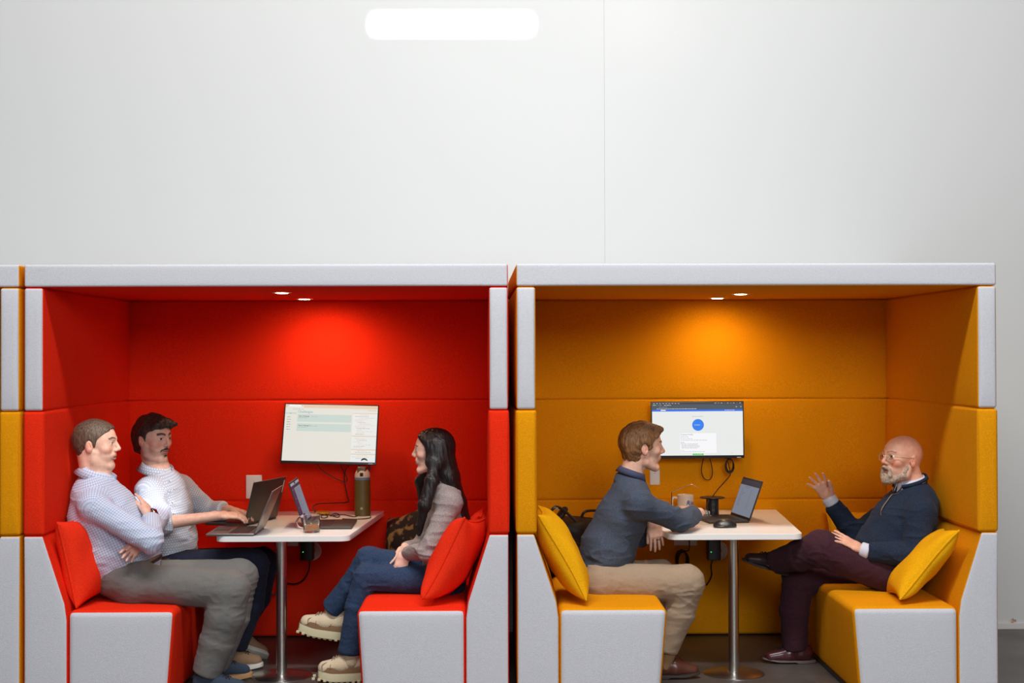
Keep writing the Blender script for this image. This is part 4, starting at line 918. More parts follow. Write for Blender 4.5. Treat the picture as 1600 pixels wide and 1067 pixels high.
# ---- man in the blue-grey sweater, yellow booth
def man_sweater():
    t = thing('person', 'person in blue-grey sweater and khaki trousers leaning on the yellow booth table', 'person', (at(930, 925, .57)[0], 0.57, 0.455))
    hd = Head(at(1004, 702, .56), (1, 0.19, -0.02), sc=1.03, jaw=0.95)
    spine = [((985, 746, .56), .062, .062), ((984, 772, .57), .17, .098), ((972, 806, .57), .185, .128), ((950, 856, .57), .17, .138), ((942, 892, .57), .175, .128)]
    RA = [(998, 787, .38), (1062, 814, .50), (1084, 804, .68)]; LA = [(998, 782, .75), (996, 838, .80), (1020, 814, .66)]
    legs = [[(938, 906, .46), (1072, 912, .44), (1039, 1042, .50)], [(942, 902, .70), (1035, 898, .76), (1015, 1020, .76)]]
    rw = A3((1090, 799, .72)); lw = A3((1022, 810, .64))
    hands = [((rw, np.array([-.75, .60, .02]), (-.6, -.5, .5), (0, 0, -1)), dict(sc=1.0, curl=(.3, .35, .35, .4), spread=.10, thumb=(.3, .3))),
             ((lw, np.array([.12, -.10, -1]), (-.85, -.30, 0), (-.3, .9, 0)), dict(sc=1.05, curl=(.08, .10, .12, .14), spread=.09, thumb=(.25, .2)))]
    ex = body(t, hd, (0.78, 0.48, 0.36), spine, [RA, LA], legs, hands, neckr=0.056, socks=mat('tan_sock', (0.30, 0.17, 0.08), 0.9), hair=(0.17, 0.075, 0.03), lip=(0.55, 0.24, 0.19), browh=0.0035)
    def tuft(F):
        for y in (-.04, -.02, 0, .02, .04): F.seg((0.0, y, 0.116), (0.080, y * 1.0, 0.104), 0.022, 0.016, k=0.012)
        F.seg((-0.085, 0, 0.03), (-0.075, 0, -0.04), (0.06, 0.028), (0.05, 0.022), (0, 1, 0), 0.02)
    fr = ((-.07, -.03), (-.02, -.022), (.0, .012), (.012, .030), (.035, .030), (.06, .052), (.082, .082), (.095, .108), (.15, .12))
    hair(t, hd, hair_mat('ginger_hair', (0.13, 0.058, 0.022), (0.30, 0.145, 0.055), 0.5), short_hair(0.012, fr, -0.060, tuft), amp=0.005, seed=21)
    m = knit('blue_grey_fleece', (0.040, 0.055, 0.085), (0.090, 0.112, 0.155), 0.95, 0.45, 360)
    top(t, 'sweater', m, spine, [RA + [0.98], LA + [0.98]], ((982, 756, .56), (985, 744, .56), .082, .076), amp=0.010, rad=(0.070, 0.062, 0.050), seed=22, hem=(925, 875, .42))
    leaf_collar(t, 'shirt_collar', mat('navy_collar', (0.05, 0.06, 0.12), 0.8), A3((985, 746, .56)), (.22, 0, 1), (1, .15, 0), .066, .066, .048, .30, .030, .018)
    g = knit('khaki_cotton', (0.335, 0.245, 0.165), (0.39, 0.29, 0.20), 0.9, 0.25)
    pants(t, g, [((942, 888, .57), .165, .11), ((942, 904, .57), .18, .11)], [[(940, 908, .46), (1071, 911, .44), (1062, 955, .46), (1041, 1014, .49)], [(946, 902, .70), (1032, 900, .76), (1030, 950, .76), (1015, 1010, .76)]], [(.094, .094, .080, .062), (.090, .085, .075, .062)], seed=24, amp=0.0055)
    shoe(t, (at(1020, 1060, .51)[0], .51, 0), (1, 0.02, 0), (0, 0, 1), 'chelsea', L=.255); shoe(t, (at(988, 1040, .78)[0], .78, 0), (1, 0.02, 0), (0, 0, 1), 'chelsea')
    # ring
    pe, pn, th, d = ex[1]; S = 1.05; c = pe - th * 0.009 * S + d * 0.020; b = B(); s2 = np.cross(d, th)
    b.tube([c + th * 0.0096 * math.cos(q) + s2 * 0.0096 * math.sin(q) for q in np.linspace(0, 2 * PI, 21)[:-1]], 0.0022, closed=True, seg=6); b.build('ring', mat('black_ring', (0.01, 0.01, 0.01), 0.3), t)

# ---- bald man, yellow booth
def man_beard():
    t = thing('person', 'bald bearded person with glasses and navy sweater raising one hand, yellow booth', 'person', (at(1400, 925, .62)[0], 0.62, 0.455))
    hd = Head(at(1408, 721, .60), (-0.905, -0.40, 0.10), (-0.10, -0.03, 1), sc=1.07, jaw=1.05, mouth=0.003)
    spine = [((1424, 758, .61), .068, .066), ((1428, 782, .62), .165, .110), ((1413, 815, .62), .20, .160), ((1393, 862, .62), .195, .185), ((1397, 903, .62), .185, .150)]
    LA = [(1438, 803, .43), (1430, 868, .36), (1356, 862, .42)]; RA = [(1398, 797, .80), (1337, 836, .88), (1299, 786, .87)]
    legs = [[(1398, 905, .48), (1282, 855, .50), (1215, 876, .72)], [(1395, 905, .76), (1247, 897, .80), (1248, 1024, .86)]]
    lw = A3((1347, 859, .43)); rw = A3((1296, 778, .87))
    hands = [((lw, A3((1293, 829, .47)) - lw, (-.1, .9, .6), (.15, .2, -1)), dict(sc=1.06, curl=(.05, .08, .12, .14), spread=.12, thumb=(.30, .15))),
             ((rw, A3((1272, 744, .84)) - rw, (.75, -.35, .45), (.55, -.6, .3)), dict(sc=1.05, curl=(.22, .12, .10, .18), spread=.24, thumb=(.55, .5)))]
    body(t, hd, (0.76, 0.42, 0.30), spine, [LA, RA], legs, hands, neckr=0.062, hair=(0.30, 0.20, 0.14), stubble=0.25, beard=(0.42, 0.34, 0.28), lip=(0.50, 0.20, 0.16), browh=0.003, cheek=0.5)
    def beard(F):
        for y in (-1, 1):
            F.seg((0.010, y * 0.060, -0.028), (0.022, y * 0.054, -0.066), 0.010, 0.012, k=0.012); F.seg((0.022, y * 0.054, -0.066), (0.066, y * 0.020, -0.094), 0.013, 0.019, k=0.012)
            F.seg((0.104, y * 0.003, -0.0325), (0.090, y * 0.026, -0.043), 0.0070, 0.0058, k=0.004); F.seg((0.090, y * 0.026, -0.043), (0.086, y * 0.026, -0.075), 0.0065, 0.012, k=0.008)
        F.ell((0.083, 0, -0.093), (0.020, 0.030, 0.026), k=0.012); F.ell((0.094, 0, -0.069), (0.008, 0.010, 0.008), k=0.006)
    hair(t, hd, hair_mat('grey_beard', (0.26, 0.19, 0.14), (0.52, 0.42, 0.32), 0.7, (1, 1, 0.4)), beard, 0.0026, 0.0022, 31, 'beard', (160, 160, 60))
    # glasses
    G = mat('clear_frame', (0.80, 0.66, 0.48), 0.15, 0.4); b = B(); w = lambda p: hd.w(p)
    for y in (-1, 1):
        ring = [w((0.1015 - 0.010 * abs(y * 0.032 + 0.023 * math.cos(a)) / 0.055, y * 0.032 + 0.022 * math.cos(a), 0.014 + 0.0185 * math.sin(a))) for a in np.linspace(0, 2 * PI, 33)[:-1]]
        b.tube(ring, 0.0019, closed=True, seg=6); b.tube([w((0.092, y * 0.055, 0.022)), w((0.060, y * 0.078, 0.022)), w((-0.005, y * 0.083, 0.022)), w((-0.025, y * 0.083, 0.006))], 0.0023, seg=6)
    b.tube(smooth_pts([w((0.101, -0.010, 0.018)), w((0.108, 0, 0.021)), w((0.101, 0.010, 0.018))], 4), 0.0019, seg=6); gl = b.build('glasses', G, t)
    gm = mat('lens_glass', (1, 1, 1), 0.02, **{'Transmission Weight': 1.0, 'IOR': 1.05})
    for y in (-1, 1):
        ring = [w((0.1012 - 0.010 * abs(y * 0.032 + 0.022 * math.cos(a)) / 0.055, y * 0.032 + 0.0205 * math.cos(a), 0.014 + 0.017 * math.sin(a))) for a in np.linspace(0, 2 * PI, 33)[:-1]]; B().add(ring, [tuple(range(32))]).build('lens', gm, gl, smooth=False)
    m = knit('navy_knit', (0.010, 0.016, 0.032), (0.026, 0.040, 0.070), 0.95, 0.5, 330)
    col = None; cc = A3((1423, 762, .61)); cax = np.array([-.10, 0, 1]); cfr = np.array([-.92, -.38, 0])
    sw = top(t, 'sweater', m, spine, [LA + [0.95], RA + [0.93]], col, amp=0.010, rad=(0.074, 0.066, 0.050), seed=32, hem=(1410, 880, .45))
    sh = mat('pale_shirt', (0.62, 0.63, 0.72), 0.8); leaf_collar(t, 'shirt_collar', sh, cc, cax, cfr, .070, .070, .060, .30, .026, .026)
    leaf_collar(t, 'sweater_collar', m, cc - cax * .016, cax, cfr, .083, .086, .080, .42, .016, -.004, 0.2, 0.50)
    la_ = np.cross(cax, cfr); F = Fld(); F.seg(cc + cfr * .060 + cax * .020, cc + cfr * .088 - cax * .026, (.026, .014), (.006, .010), la_, k=.008); sdf_obj('shirt_front', F, sh, t, 0.0035, 1)
    for p_, q_ in ((A3(LA[2]), lw + (lw - A3(LA[2])) * 0.1), (A3((1300, 786, .87)), A3((1295, 778, .87)))):
        F = Fld(); F.seg(p_, q_, .041, .040, k=.004, cap=.012); sdf_obj('shirt_cuff', F, sh, t, 0.004, 1)
    b = B(); u_, f_ = unit(cax), unit(cfr); f_ = unit(f_ - u_ * f_.dot(u_)); l_ = np.cross(u_, f_); SV = np.array([v.co for v in sw.data.vertices]) + root_org(t) - cc
    def surf(h): k = (np.abs(SV @ u_ - h) < .009) & (np.abs(SV @ l_) < .014); return cc + u_ * h + f_ * ((SV[k] @ f_).max() + .001 if k.any() else .1)
    zz = [surf(h) for h in (-.02, -.035, -.05, -.065, -.08, -.095)]; z1, z2 = zz[0], zz[-1]
    b.tube(zz, 0.0035, 0, 6); b.tube([z2, z2 - cax * .022 + cfr * .004], 0.005, 0, 6)
    for s_ in (-1, 1): b.tube([cc + f_ * .086 * math.cos(.42) + l_ * .083 * math.sin(.42) * s_ + u_ * .020, cc + f_ * .094 + l_ * .024 * s_ - u_ * .012, z1], .0028, 0, 6)
    b.build('zip', mat('zip_metal', (0.10, 0.075, 0.055), 0.45, 0.6), t)
    g = knit('burgundy_cotton', (0.040, 0.014, 0.022), (0.060, 0.022, 0.032), 0.9, 0.25)
    pants(t, g, [((1400, 892, .62), .185, .15), ((1400, 908, .62), .19, .12)], [[(1396, 900, .48), (1284, 857, .50), (1250, 868, .60), (1212, 877, .73)], [(1394, 905, .76), (1250, 898, .80), (1241, 950, .82), (1242, 1010, .86)]], [(.102, .095, .080, .062), (.095, .092, .078, .070)], seed=34)
    shoe(t, at(1236, 901, .76), (-0.93, 0.22, .22), (0.22, 0, 0.97), 'brogue'); shoe(t, (at(1270, 1036, .86)[0], .86, 0), (-1, 0.02, 0), (0, 0, 1), 'burgundy')
for f in (man_crossed, man_typing, woman, man_sweater, man_beard): f()

# ------------------------------------------------------------------ pillows
def pillow(name, c, w, h, th, nrm, up, m, label, cat='pillow', group=None, seed=0, pip=None, zipm=None):
    """w across, h up, th thick; nrm the way its face looks"""
    n = unit(nrm); u = unit(np.array(up) - n * np.dot(up, n)); s = np.cross(u, n); c = np.array(c, float)
    t = thing(name, label, cat, tuple(c - u * h / 2), group=group); N = 22; V = []; idx = {}; Q = []
    rnd = np.random.RandomState(seed); ph = rnd.rand(6) * 6
    def edge(a, b):
        x = a * (1 - 0.10 * (1 - b * b)) ; y = b * (1 - 0.10 * (1 - a * a)); return x * w / 2, y * h / 2
    for sg in (1, -1):
        for i in range(N + 1):
            for j in range(N + 1):
                a, b = -math.cos(PI * i / N), -math.cos(PI * j / N); bd = i in (0, N) or j in (0, N)
                if bd and sg < 0: idx[(sg, i, j)] = idx[(1, i, j)]; continue
                x, y = edge(a, b); z = 0 if bd else sg * th / 2 * ((1 - a * a) * (1 - b * b)) ** 0.36
                z += (0 if bd else 1) * 0.006 * math.sin(a * 4 + ph[0] + sg) * math.sin(b * 5 + ph[1]) + 0.007 * math.sin(a * 2.4 + ph[2]) * math.sin(b * 2.1 + ph[3])
                idx[(sg, i, j)] = len(V); V.append(c + s * x + u * y + n * z)
    for sg in (1, -1):
        for i in range(N):
            for j in range(N):
                q = (idx[(sg, i, j)], idx[(sg, i + 1, j)], idx[(sg, i + 1, j + 1)], idx[(sg, i, j + 1)]); Q.append(q if sg > 0 else q[::-1])
    b = B(); b.add(V, Q); b.build('cover', m, t, auto=0)
    ring = [V[idx[(1, i, 0)]] for i in range(N)] + [V[idx[(1, N, j)]] for j in range(N)] + [V[idx[(1, i, N)]] for i in range(N, 0, -1)] + [V[idx[(1, 0, j)]] for j in range(N, 0, -1)]
    B().tube(ring, 0.0055, closed=True, seg=6).build('piping', pip or m, t, auto=0); return t
def P3(u, v, Y): return at(u, v, Y)
def PC(u, v, sx): return at(u, v, .04) + np.array([sx * .2, .2, 0])
pillow('pillow', PC(106, 881, .12), .40, .42, .16, (.96, -.16, .22), (-.21, 0, .97), RPIL, 'red pillow behind the person with crossed arms', seed=1)
pillow('pillow', PC(689, 880, .28), .40, .44, .20, (-.84, .24, .45), (.47, 0, .88), RPIL, 'red pillow at the front of the bench behind the long-haired person', seed=2)
pillow('pillow', P3(728, 862, .62), .40, .44, .14, (-.92, .05, .36), (.36, .0, .93), RPIL, 'red pillow tucked behind the front one, beside the red wall', seed=3)
cam_ = mat('dark_floral_print', (0.02, 0.015, 0.012), 0.7); mottled(cam_, (0.012, 0.010, 0.010), (0.30, 0.19, 0.07), 16, 0.52, 0.60, 2, (1, 1, 1.2)); bumped(cam_, 30, 0.3, 0.004)
pillow('pillow', P3(641, 853, 1.30), .40, .42, .16, (-.70, -.62, .30), (-.28, .15, .95), cam_, 'black and gold floral pillow against the red back wall', seed=4)
pillow('pillow', PC(881, 871, .0), .40, .47, .17, (.88, -.02, .47), (-.47, 0, .88), YPIL, 'yellow pillow behind the person in the blue-grey sweater', seed=5)
pillow('pillow', PC(1447, 889, .20), .40, .44, .15, (-.72, .15, .66), (.67, 0, .74), YPIL, 'yellow pillow behind the bald person', seed=6)
pillow('pillow', P3(1348, 850, 1.46), .40, .40, .12, (-.1, -.97, .2), (0, .2, .98), YPIL, 'yellow pillow propped against the back wall behind the bald person', seed=7)
# black rucksack on the yellow bench
def rucksack():
    bc = mat('black_nylon', (0.010, 0.010, 0.012), 0.6); bumped(bc, 30, 0.5, 0.006)
    t = thing('rucksack', 'black rucksack lying on the yellow bench behind the person in the sweater', 'bag', (at(900, 900, 1.15)[0], 1.15, .452))
    F = Fld(); F.seg(P3(868, 868, 1.1), P3(935, 868, 1.15), (.16, .12), (.17, .13), k=.03); F.ell(P3(880, 825, 1.15), (.13, .16, .065), k=.04); F.ell(P3(920, 830, 1.15), (.14, .17, .075), k=.04)
    F.seg(P3(866, 818, 1.0), P3(882, 797, 1.05), (.05, .022), (.05, .018), k=.03)
    sdf_obj('bag_body', F, bc, t, .007, 2, lambda V, Q: np.c_[(W := folds(V, Q, .016, (7, 7, 14), 41))[:, :2], np.maximum(W[:, 2], .4535)])
    b = B(); b.tube(smooth_pts([P3(856, 806, .98), P3(868, 792, .98), P3(884, 800, 1.0), P3(900, 815, 1.0)], 6), .008); b.tube(smooth_pts([P3(858, 822, .97), P3(880, 840, .96), P3(905, 850, .95), P3(935, 850, .95)], 6), .007)
    b.build('strap', BLACK, t); B().tube(smooth_pts([P3(908, 808, 1.1), P3(915, 799, 1.1), P3(935, 798, 1.12), P3(945, 806, 1.12)], 6), .0075).build('grab_handle', BLACK, t)
    for p in ((856, 803), (870, 795)): c = P3(*p, .97); B().box(c[0] - .008, c[0] + .008, c[1] - .004, c[1] + .004, c[2] - .008, c[2] + .008, .002).build('strap_buckle', mat('tan_buckle', (.5, .28, .1), .5), t)
rucksack()

# ------------------------------------------------------------------ laptops
KEY = mat('keyboard_black', (0.014, 0.012, 0.014), 0.45); ALU = mat('grey_aluminium', (0.30, 0.29, 0.28), 0.35, 0.9); DKA = mat('dark_grey_shell', (0.060, 0.052, 0.046), 0.42, 0.3)
LSC = glow('laptop_screen_grey', (0.23, 0.27, 0.34), 0.75); LSD = glow('laptop_screen_dark', (0.03, 0.03, 0.045), 0.8); LSP = glow('laptop_screen_plum', (0.075, 0.016, 0.07), 0.8); LST = glow('laptop_text', (0.12, 0.14, 0.19), 0.7); LSL = glow('laptop_screen_light', (0.38, 0.43, 0.50), 0.7)
def laptop(pos, yaw, openang, w, d, shell, label, draw=None, logo=None, lid=None):
    """local frame: the user sits at +X, the hinge at x=0 runs along Y"""
    t = thing('laptop', label, 'laptop', pos, yaw); L = lid or d
    B().box(0.0, d, -w / 2, w / 2, 0.001, 0.013, 0.003).build('base', shell, t, True)
    kb = B()
    for r in range(6):
        n = 14 if r else 14; pw = (w - .04) / n
        for k in range(n):
            if r == 5 and 4 <= k <= 8:
                if k == 4: kb.box(.03 + r * .0175, .0445 + r * .0175, -w / 2 + .02 + k * pw + .001, -w / 2 + .02 + 9 * pw - .001, .0125, .0142, .0006, 0)
                continue
            kb.box(.03 + r * .0175, .0445 + r * .0175, -w / 2 + .02 + k * pw + .001, -w / 2 + .02 + (k + 1) * pw - .001, .0125, .0142, .0006, 0, seg=1)
    kb.build('keyboard', KEY, t, True, smooth=False)
    B().box(d * .62, d * .94, -.055, .055, .0128, .0134, .0003).build('touchpad', DKA, t, True)
    M = Matrix.Translation((0.0, 0, .012)) @ Matrix.Rotation(-math.radians(openang - 90), 4, 'Y')      # lid rises along local Z, leaning to -X
    l = B().box(-.006, 0, -w / 2, w / 2, 0, L, .0028, M=M).build('lid', shell, t, True)
    B().tube([(0, -w * .4, .009), (0, w * .4, .009)], .0055, seg=10).build('hinge', BLACK, t, True)
    B().box(0, .0006, -w / 2 + .003, w / 2 - .003, .004, L - .003, .0002, M=M).build('bezel', BLACK, l, True, smooth=False)
    if draw:
        S = B()
        def rect(x0, y0, x1, y1, mi, lift):
            W, H = w - .016, L - .024; pts = [(lift, -W / 2 + a * W, .014 + (1 - b) * H) for a, b in ((x0, y1), (x1, y1), (x1, y0), (x0, y0))]; S.add(pts, [(0, 1, 2, 3)], mi, M)
        draw(rect); S.build('screen', [LSC, LSD, LSP, LST, LSL], l, True, smooth=False)
    if logo: logo(M, l, w, L)
    return t
def d_msgs(rect):
    rect(0, 0, 1, 1, 0, .0010); rect(0, 0, 1, .06, 4, .0012); rect(.42, 0, .58, .05, 1, .0014); rect(0, .06, 1, .13, 1, .0012); rect(0, .06, .27, 1, 2, .0013)
    r = random.Random(5)
    for k in range(18):
        rect(.04, .15 + k * .044, .04 + r.uniform(.06, .17), .158 + k * .044, 3 if k % 5 else 4, .0015)
        y = .19 + k * .045; rect(.34, y, .34 + r.uniform(.1, .5), y + .008, 3, .0015)
    rect(0, .78, .27, .82, 4, .0015)
def d_mail(rect):
    rect(0, 0, 1, 1, 0, .0010); rect(0, 0, 1, .16, 1, .0012); rect(.33, .07, .40, .10, 2, .0014)
    r = random.Random(8)
    for k in range(15):
        y = .27 + k * .035; rect(.12, y, .12 + r.uniform(.06, .26), y + .007, 3, .0014); rect(.62, y, .62 + r.uniform(.04, .1), y + .007, 3, .0014)
    rect(.25, .19, .6, .198, 3, .0014); rect(.3, .225, .5, .232, 3, .0014)
hx, hy = float(at(399, 836, .50)[0]), .60
laptop((hx, .62, TZ), PI, 113, .335, .245, ALU, 'open silver laptop seen from its side at the front corner of the red booth table', lid=.238)
def badge(M, l, w, L): B().box(-.0072, -.0058, -w / 2 + .012, -w / 2 + .019, L * .62, L * .92, .0004, M=M).build('lid_badge', PLATE, l, True)
p = at(407, 812, 1.06); laptop((p[0], 1.06, TZ), PI + math.radians(-17), 104, .40, .235, DKA, 'open dark laptop with its back to the camera, used by the person typing', logo=badge, lid=.235)
p = at(483, 815, .93); laptop((p[0], .90, TZ), math.radians(1), 109, .36, .25, DKA, 'open dark laptop with a purple-edged screen facing the long-haired person', d_msgs)
laptop((1.365, 1.10, TZ), PI + math.radians(9), 110, .325, .228, DKA, 'open dark laptop with a grey screen on the yellow booth table', d_mail)

# ------------------------------------------------------------------ things on the tables
GLASS = mat('clear_glass', (1, 1, 1), 0.0, **{'Transmission Weight': 1.0, 'IOR': 1.45})
def glass_mug():
    p = at(485.5, 832, .56); t = thing('glass_mug', 'clear glass mug with a little coffee on the red booth table', 'mug', (p[0], .60, TZ))
    M = Matrix.Translation((p[0], .60, TZ)); R = .0435; H = .098
    B().lathe([(0, .002), (R - .004, .001), (R - .001, .006), (R, .012), (R, H), (R - .0015, H + .001), (R - .003, H), (R - .003, .014), (R - .006, .010), (0, .010)], M=M, seg=56).build('cup', GLASS, t, auto=40)
    B().tube(smooth_pts([(p[0] - R, .60, TZ + .082), (p[0] - R - .020, .60, TZ + .080), (p[0] - R - .036, .60, TZ + .055), (p[0] - R - .026, .60, TZ + .030), (p[0] - R, .60, TZ + .020)], 8), .0048, 0, 12).build('handle', GLASS, t)
    cf = mat('milky_coffee', (0.42, 0.16, 0.03), 0.3); B().lathe([(0, .0108), (R - .0066, .0108), (R - .0036, .015), (R - .0036, .032), (0, .032)], M=M, seg=48).build('coffee', cf, t)
glass_mug()
def bottle():
    p = at(566.5, 804, 1.38); t = thing('water_bottle', 'tall olive green drinking bottle with a carry loop', 'bottle', (p[0], 1.38, TZ)); M = Matrix.Translation((p[0], 1.38, TZ)); R = .0455
    ol = mat('olive_coating', (0.115, 0.085, 0.018), 0.42); cr = mat('cream_cap', (0.62, 0.50, 0.36), 0.5); bl = mat('blue_band', (0.12, 0.19, 0.28), 0.5); br = mat('bronze_lid', (0.13, 0.08, 0.03), 0.4)
    B().lathe([(0, 0), (R - .004, 0), (R, .004), (R, .208), (0, .208)], M=M, seg=56).build('bottle_body', ol, t)
    B().lathe([(R - .01, .208), (R + .0004, .208), (R + .0004, .222), (R - .01, .222)], M=M, seg=56).build('band', bl, t)
    B().lathe([(0, .222), (R - .0002, .222), (R - .001, .236), (R - .007, .253), (R - .012, .262), (0, .264)], M=M, seg=56).build('cap', cr, t)
    o = B().box(p[0] - .028, p[0] + .022, 1.38 - .033, 1.38 + .02, TZ + .240, TZ + .284, .007).build('spout_lid', br, t)
    B().box(p[0] - .011, p[0] + .008, 1.38 - .0455, 1.38 - .028, TZ + .228, TZ + .250, .003).build('latch', BLACK, t)
    B().tube(smooth_pts([(p[0] - .016, 1.38, TZ + .270), (p[0] - .017, 1.38, TZ + .300), (p[0] + .004, 1.38, TZ + .325), (p[0] + .026, 1.38, TZ + .318), (p[0] + .040, 1.38, TZ + .290), (p[0] + .038, 1.38, TZ + .256)], 8), .0058, 0, 8).build('carry_loop', BLACK, t)
    B().lathe([(0, 0), (.008, 0), (.006, .0006), (0, .0006)], M=Matrix.Translation((p[0] - .002, 1.38 - R - .0002, TZ + .045)) @ Matrix.Rotation(PI / 2, 4, 'X'), seg=20).build('emblem', mat('pale_emblem', (.35, .30, .18), .5), t)
bottle()
pk = at(504, 799, 1.46); M = Matrix.Translation((pk[0], 1.46, TZ)); t = thing('desk_puck', 'flat yellow-orange round puck with two dots at the back of the red booth table', 'coaster', (pk[0], 1.46, TZ))
B().lathe([(0, 0), (.040, 0), (.044, .004), (.044, .013), (.040, .017), (0, .017)], M=M, seg=48).build('disc', mat('amber_plastic', (.75, .33, .03), .5), t)
b = B()
for k in (-.008, .010): b.lathe([(0, 0), (.0028, 0), (.0028, .0006), (0, .0006)], M=Matrix.Translation((pk[0] + .012 + k, 1.44, TZ + .0172)), seg=12)
b.build('dots', BLACK, t)
def cable(pts, r, label, name='cable', group=None, n=8):
    b = B(); b.tube(smooth_pts(pts, n), r, 0, 8); o = b.build(name, CABLE, auto=0); ORG[o.name] = np.zeros(3); tag(o, label, 'cable', group); return o
TT = TZ + .004
def tp(u, v, Y=None, z=TT):
    """point at height z seen at (u, v)"""
    lo, hi = -1.0, 1.62
    for _ in range(40):
        m_ = (lo + hi) / 2
        if at(u, v, m_)[2] > z: hi = m_
        else: lo = m_
    return at(u, v, lo)
def tp(u, v, z=TT):
    a, b_ = at(u, v, 0.0), at(u, v, 1.0); k = (z - a[2]) / (b_[2] - a[2]); return a + (b_ - a) * k
cable([at(494, 722, 1.50), at(505, 736, 1.53), at(530, 750, 1.55), at(542, 752, 1.56), at(541, 744, 1.55), at(536, 735, 1.54), at(530, 722, 1.48)], .0028, 'thin black cable sagging below the tilted monitor')
cable([at(548, 723, 1.48), at(540, 735, 1.53), at(538, 750, 1.56), at(543, 775, 1.57), at(543, 784, 1.57), at(520, 786, 1.5), at(498, 787, 1.3), at(489, 792, 1.15), at(492, 800, 1.08)], .0030, 'black cable looping from the tilted monitor to the purple-screened laptop')
cable([tp(491, 797), tp(500, 803), tp(512, 806), tp(508, 809), tp(502, 808), tp(505, 803), tp(516, 805), tp(528, 808), tp(530, 804), tp(524, 802), tp(516, 806), tp(535, 804), tp(553, 807), tp(562, 804.5), tp(576, 804.5), tp(578, 809), tp(560, 811), tp(535, 810.5)], .0026, 'tangled black cable on the red booth table beside the green bottle')
# wall plates and power blocks
def plate(u, v, w, h, label, Y=DEEP - .006, holes=True):
    c = at(u, v, Y); t = thing('wall_plate', label, 'wall plate', (c[0], Y, c[2] - h / 2))
    B().box(c[0] - w / 2, c[0] + w / 2, Y - .007, Y + .012, c[2] - h / 2, c[2] + h / 2, .005).build('face_plate', PLATE, t)
    if holes: B().box(c[0] - .004, c[0] + .004, Y - .0085, Y - .006, c[2] + h * .22, c[2] + h * .22 + .004, .001).build('indicator', mat('dim_dot', (.5, .48, .45), .5), t)
    return t
plate(397, 760.5, .095, .140, 'white rectangular plate on the red back wall behind the dark laptop')
plate(1023, 745, .060, .095, 'white plate on the yellow back wall beside the chin of the person in the sweater')
def sockets(u0, u1, v0, v1, label):
    a, b_ = at(u0, v0, DEEP - .006), at(u1, v1, DEEP - .006); t = thing('socket_outlet', label, 'socket', ((a[0] + b_[0]) / 2, DEEP, b_[2]))
    B().box(a[0], b_[0], DEEP - .013, DEEP + .010, b_[2], a[2], .004).build('face_plate', PLATE, t)
    cz = (a[2] + b_[2]) / 2; n = max(1, int((b_[0] - a[0]) / .055))
    for k in range(n):
        cx_ = a[0] + (k + .5) * (b_[0] - a[0]) / n
        q = B()
        for s in (-.007, .007): q.box(cx_ + s - .0012, cx_ + s + .0012, DEEP - .0142, DEEP - .012, cz - .006, cz + .006, .0003)
        q.build('socket_slots', BLACK, t)
sockets(449, 466, 835, 853, 'white socket under the red booth table beside the steel pole'); sockets(1053, 1089, 832, 852, 'wide white socket under the yellow booth table')
def power(u, v, label, lab2, lab3, tab):
    c = at(u, v, 1.52); t = thing('power_block', label, 'power block', (c[0], 1.52, c[2] - .1)); z0, z1 = at(u, v + 36, 1.52)[2], TZ - .031
    B().box(c[0] - .040, c[0] + .036, 1.475, 1.555, z0, z1, .006).build('housing', BLACK, t)
    B().box(c[0] - .043, c[0] + .039, 1.47, 1.56, z1 - .028, z1 - .020, .002).build('collar', mat('dark_plastic', (.03, .03, .03), .5), t)
    B().lathe([(0, 0), (.003, 0), (.003, .001), (0, .001)], M=Matrix.Translation((c[0] - .022, 1.4742, z0 + .05)) @ Matrix.Rotation(PI / 2, 4, 'X'), seg=12).build('led', glow('green_led', (.05, .8, .2), 1.5), t)
    g = at(u + 6, v + 22, DEEP); M = Matrix.Translation((g[0] - (.0 if tab else .0), DEEP - .004, g[2])) @ Matrix.Rotation(PI / 2, 4, 'X')
    r = thing('cable_grommet', lab2, 'grommet', (g[0], DEEP, g[2])); B().lathe([(.022, .001), (.058, .001), (.060, .004), (.058, .010), (.050, .012), (.048, .008), (.022, .006)], M=M, seg=48).build('rim', PLATE, r)
    return c, z0
c, z0 = power(481, 838, 'black power block hanging under the red booth table', 'round white cable grommet low on the red back wall', '', 0)
cable([(c[0] + .01, 1.50, z0 + .002), at(484, 878, 1.50), at(482, 892, 1.52), at(474, 906, 1.54), at(462, 912, 1.56), at(449, 911, 1.57)], .0045, 'black cable hanging from the power block under the red booth table')
cable([at(432, 880, 1.57), at(422, 905, 1.55), at(420, 922, 1.54), at(426, 929, 1.54), at(434, 924, 1.55), at(434, 900, 1.57), at(431, 885, 1.57)], .004, 'small black cable loop low on the red back wall behind the table pole')
c, z0 = power(1115, 838, 'black power block hanging under the yellow booth table', 'round white cable grommet low on the yellow back wall', '', 1)
cable([(c[0] - .01, 1.50, z0 + .002), at(1111, 885, 1.50), at(1112, 898, 1.52), at(1109, 906, 1.55), at(1104, 914, 1.57)], .0045, 'black cable hanging from the power block under the yellow booth table')
LP = []
for k in range(5):
    a0 = k * .5
    for q in np.linspace(0, 2 * PI, 14)[:-1]: LP.append(at(1066 + 8.5 * math.sin(q + a0) + k - 2, 873 - 14.5 * math.cos(q + a0) + k, 1.56 - k * .006))
cable([at(1077, 836, 1.56), at(1076, 860, 1.56)] + LP + [at(1075, 886, 1.56)], .0036, 'black cable coiled below the wide socket in the yellow booth', n=3)
cable([at(1099, 716, 1.54), at(1096, 735, 1.57), at(1100, 747, 1.58), at(1108, 749.5, 1.58), at(1113, 742, 1.57), at(1112, 728, 1.56), at(1109, 716, 1.54)], .0028, 'single black cable loop under the middle of the yellow booth monitor')
LP = []
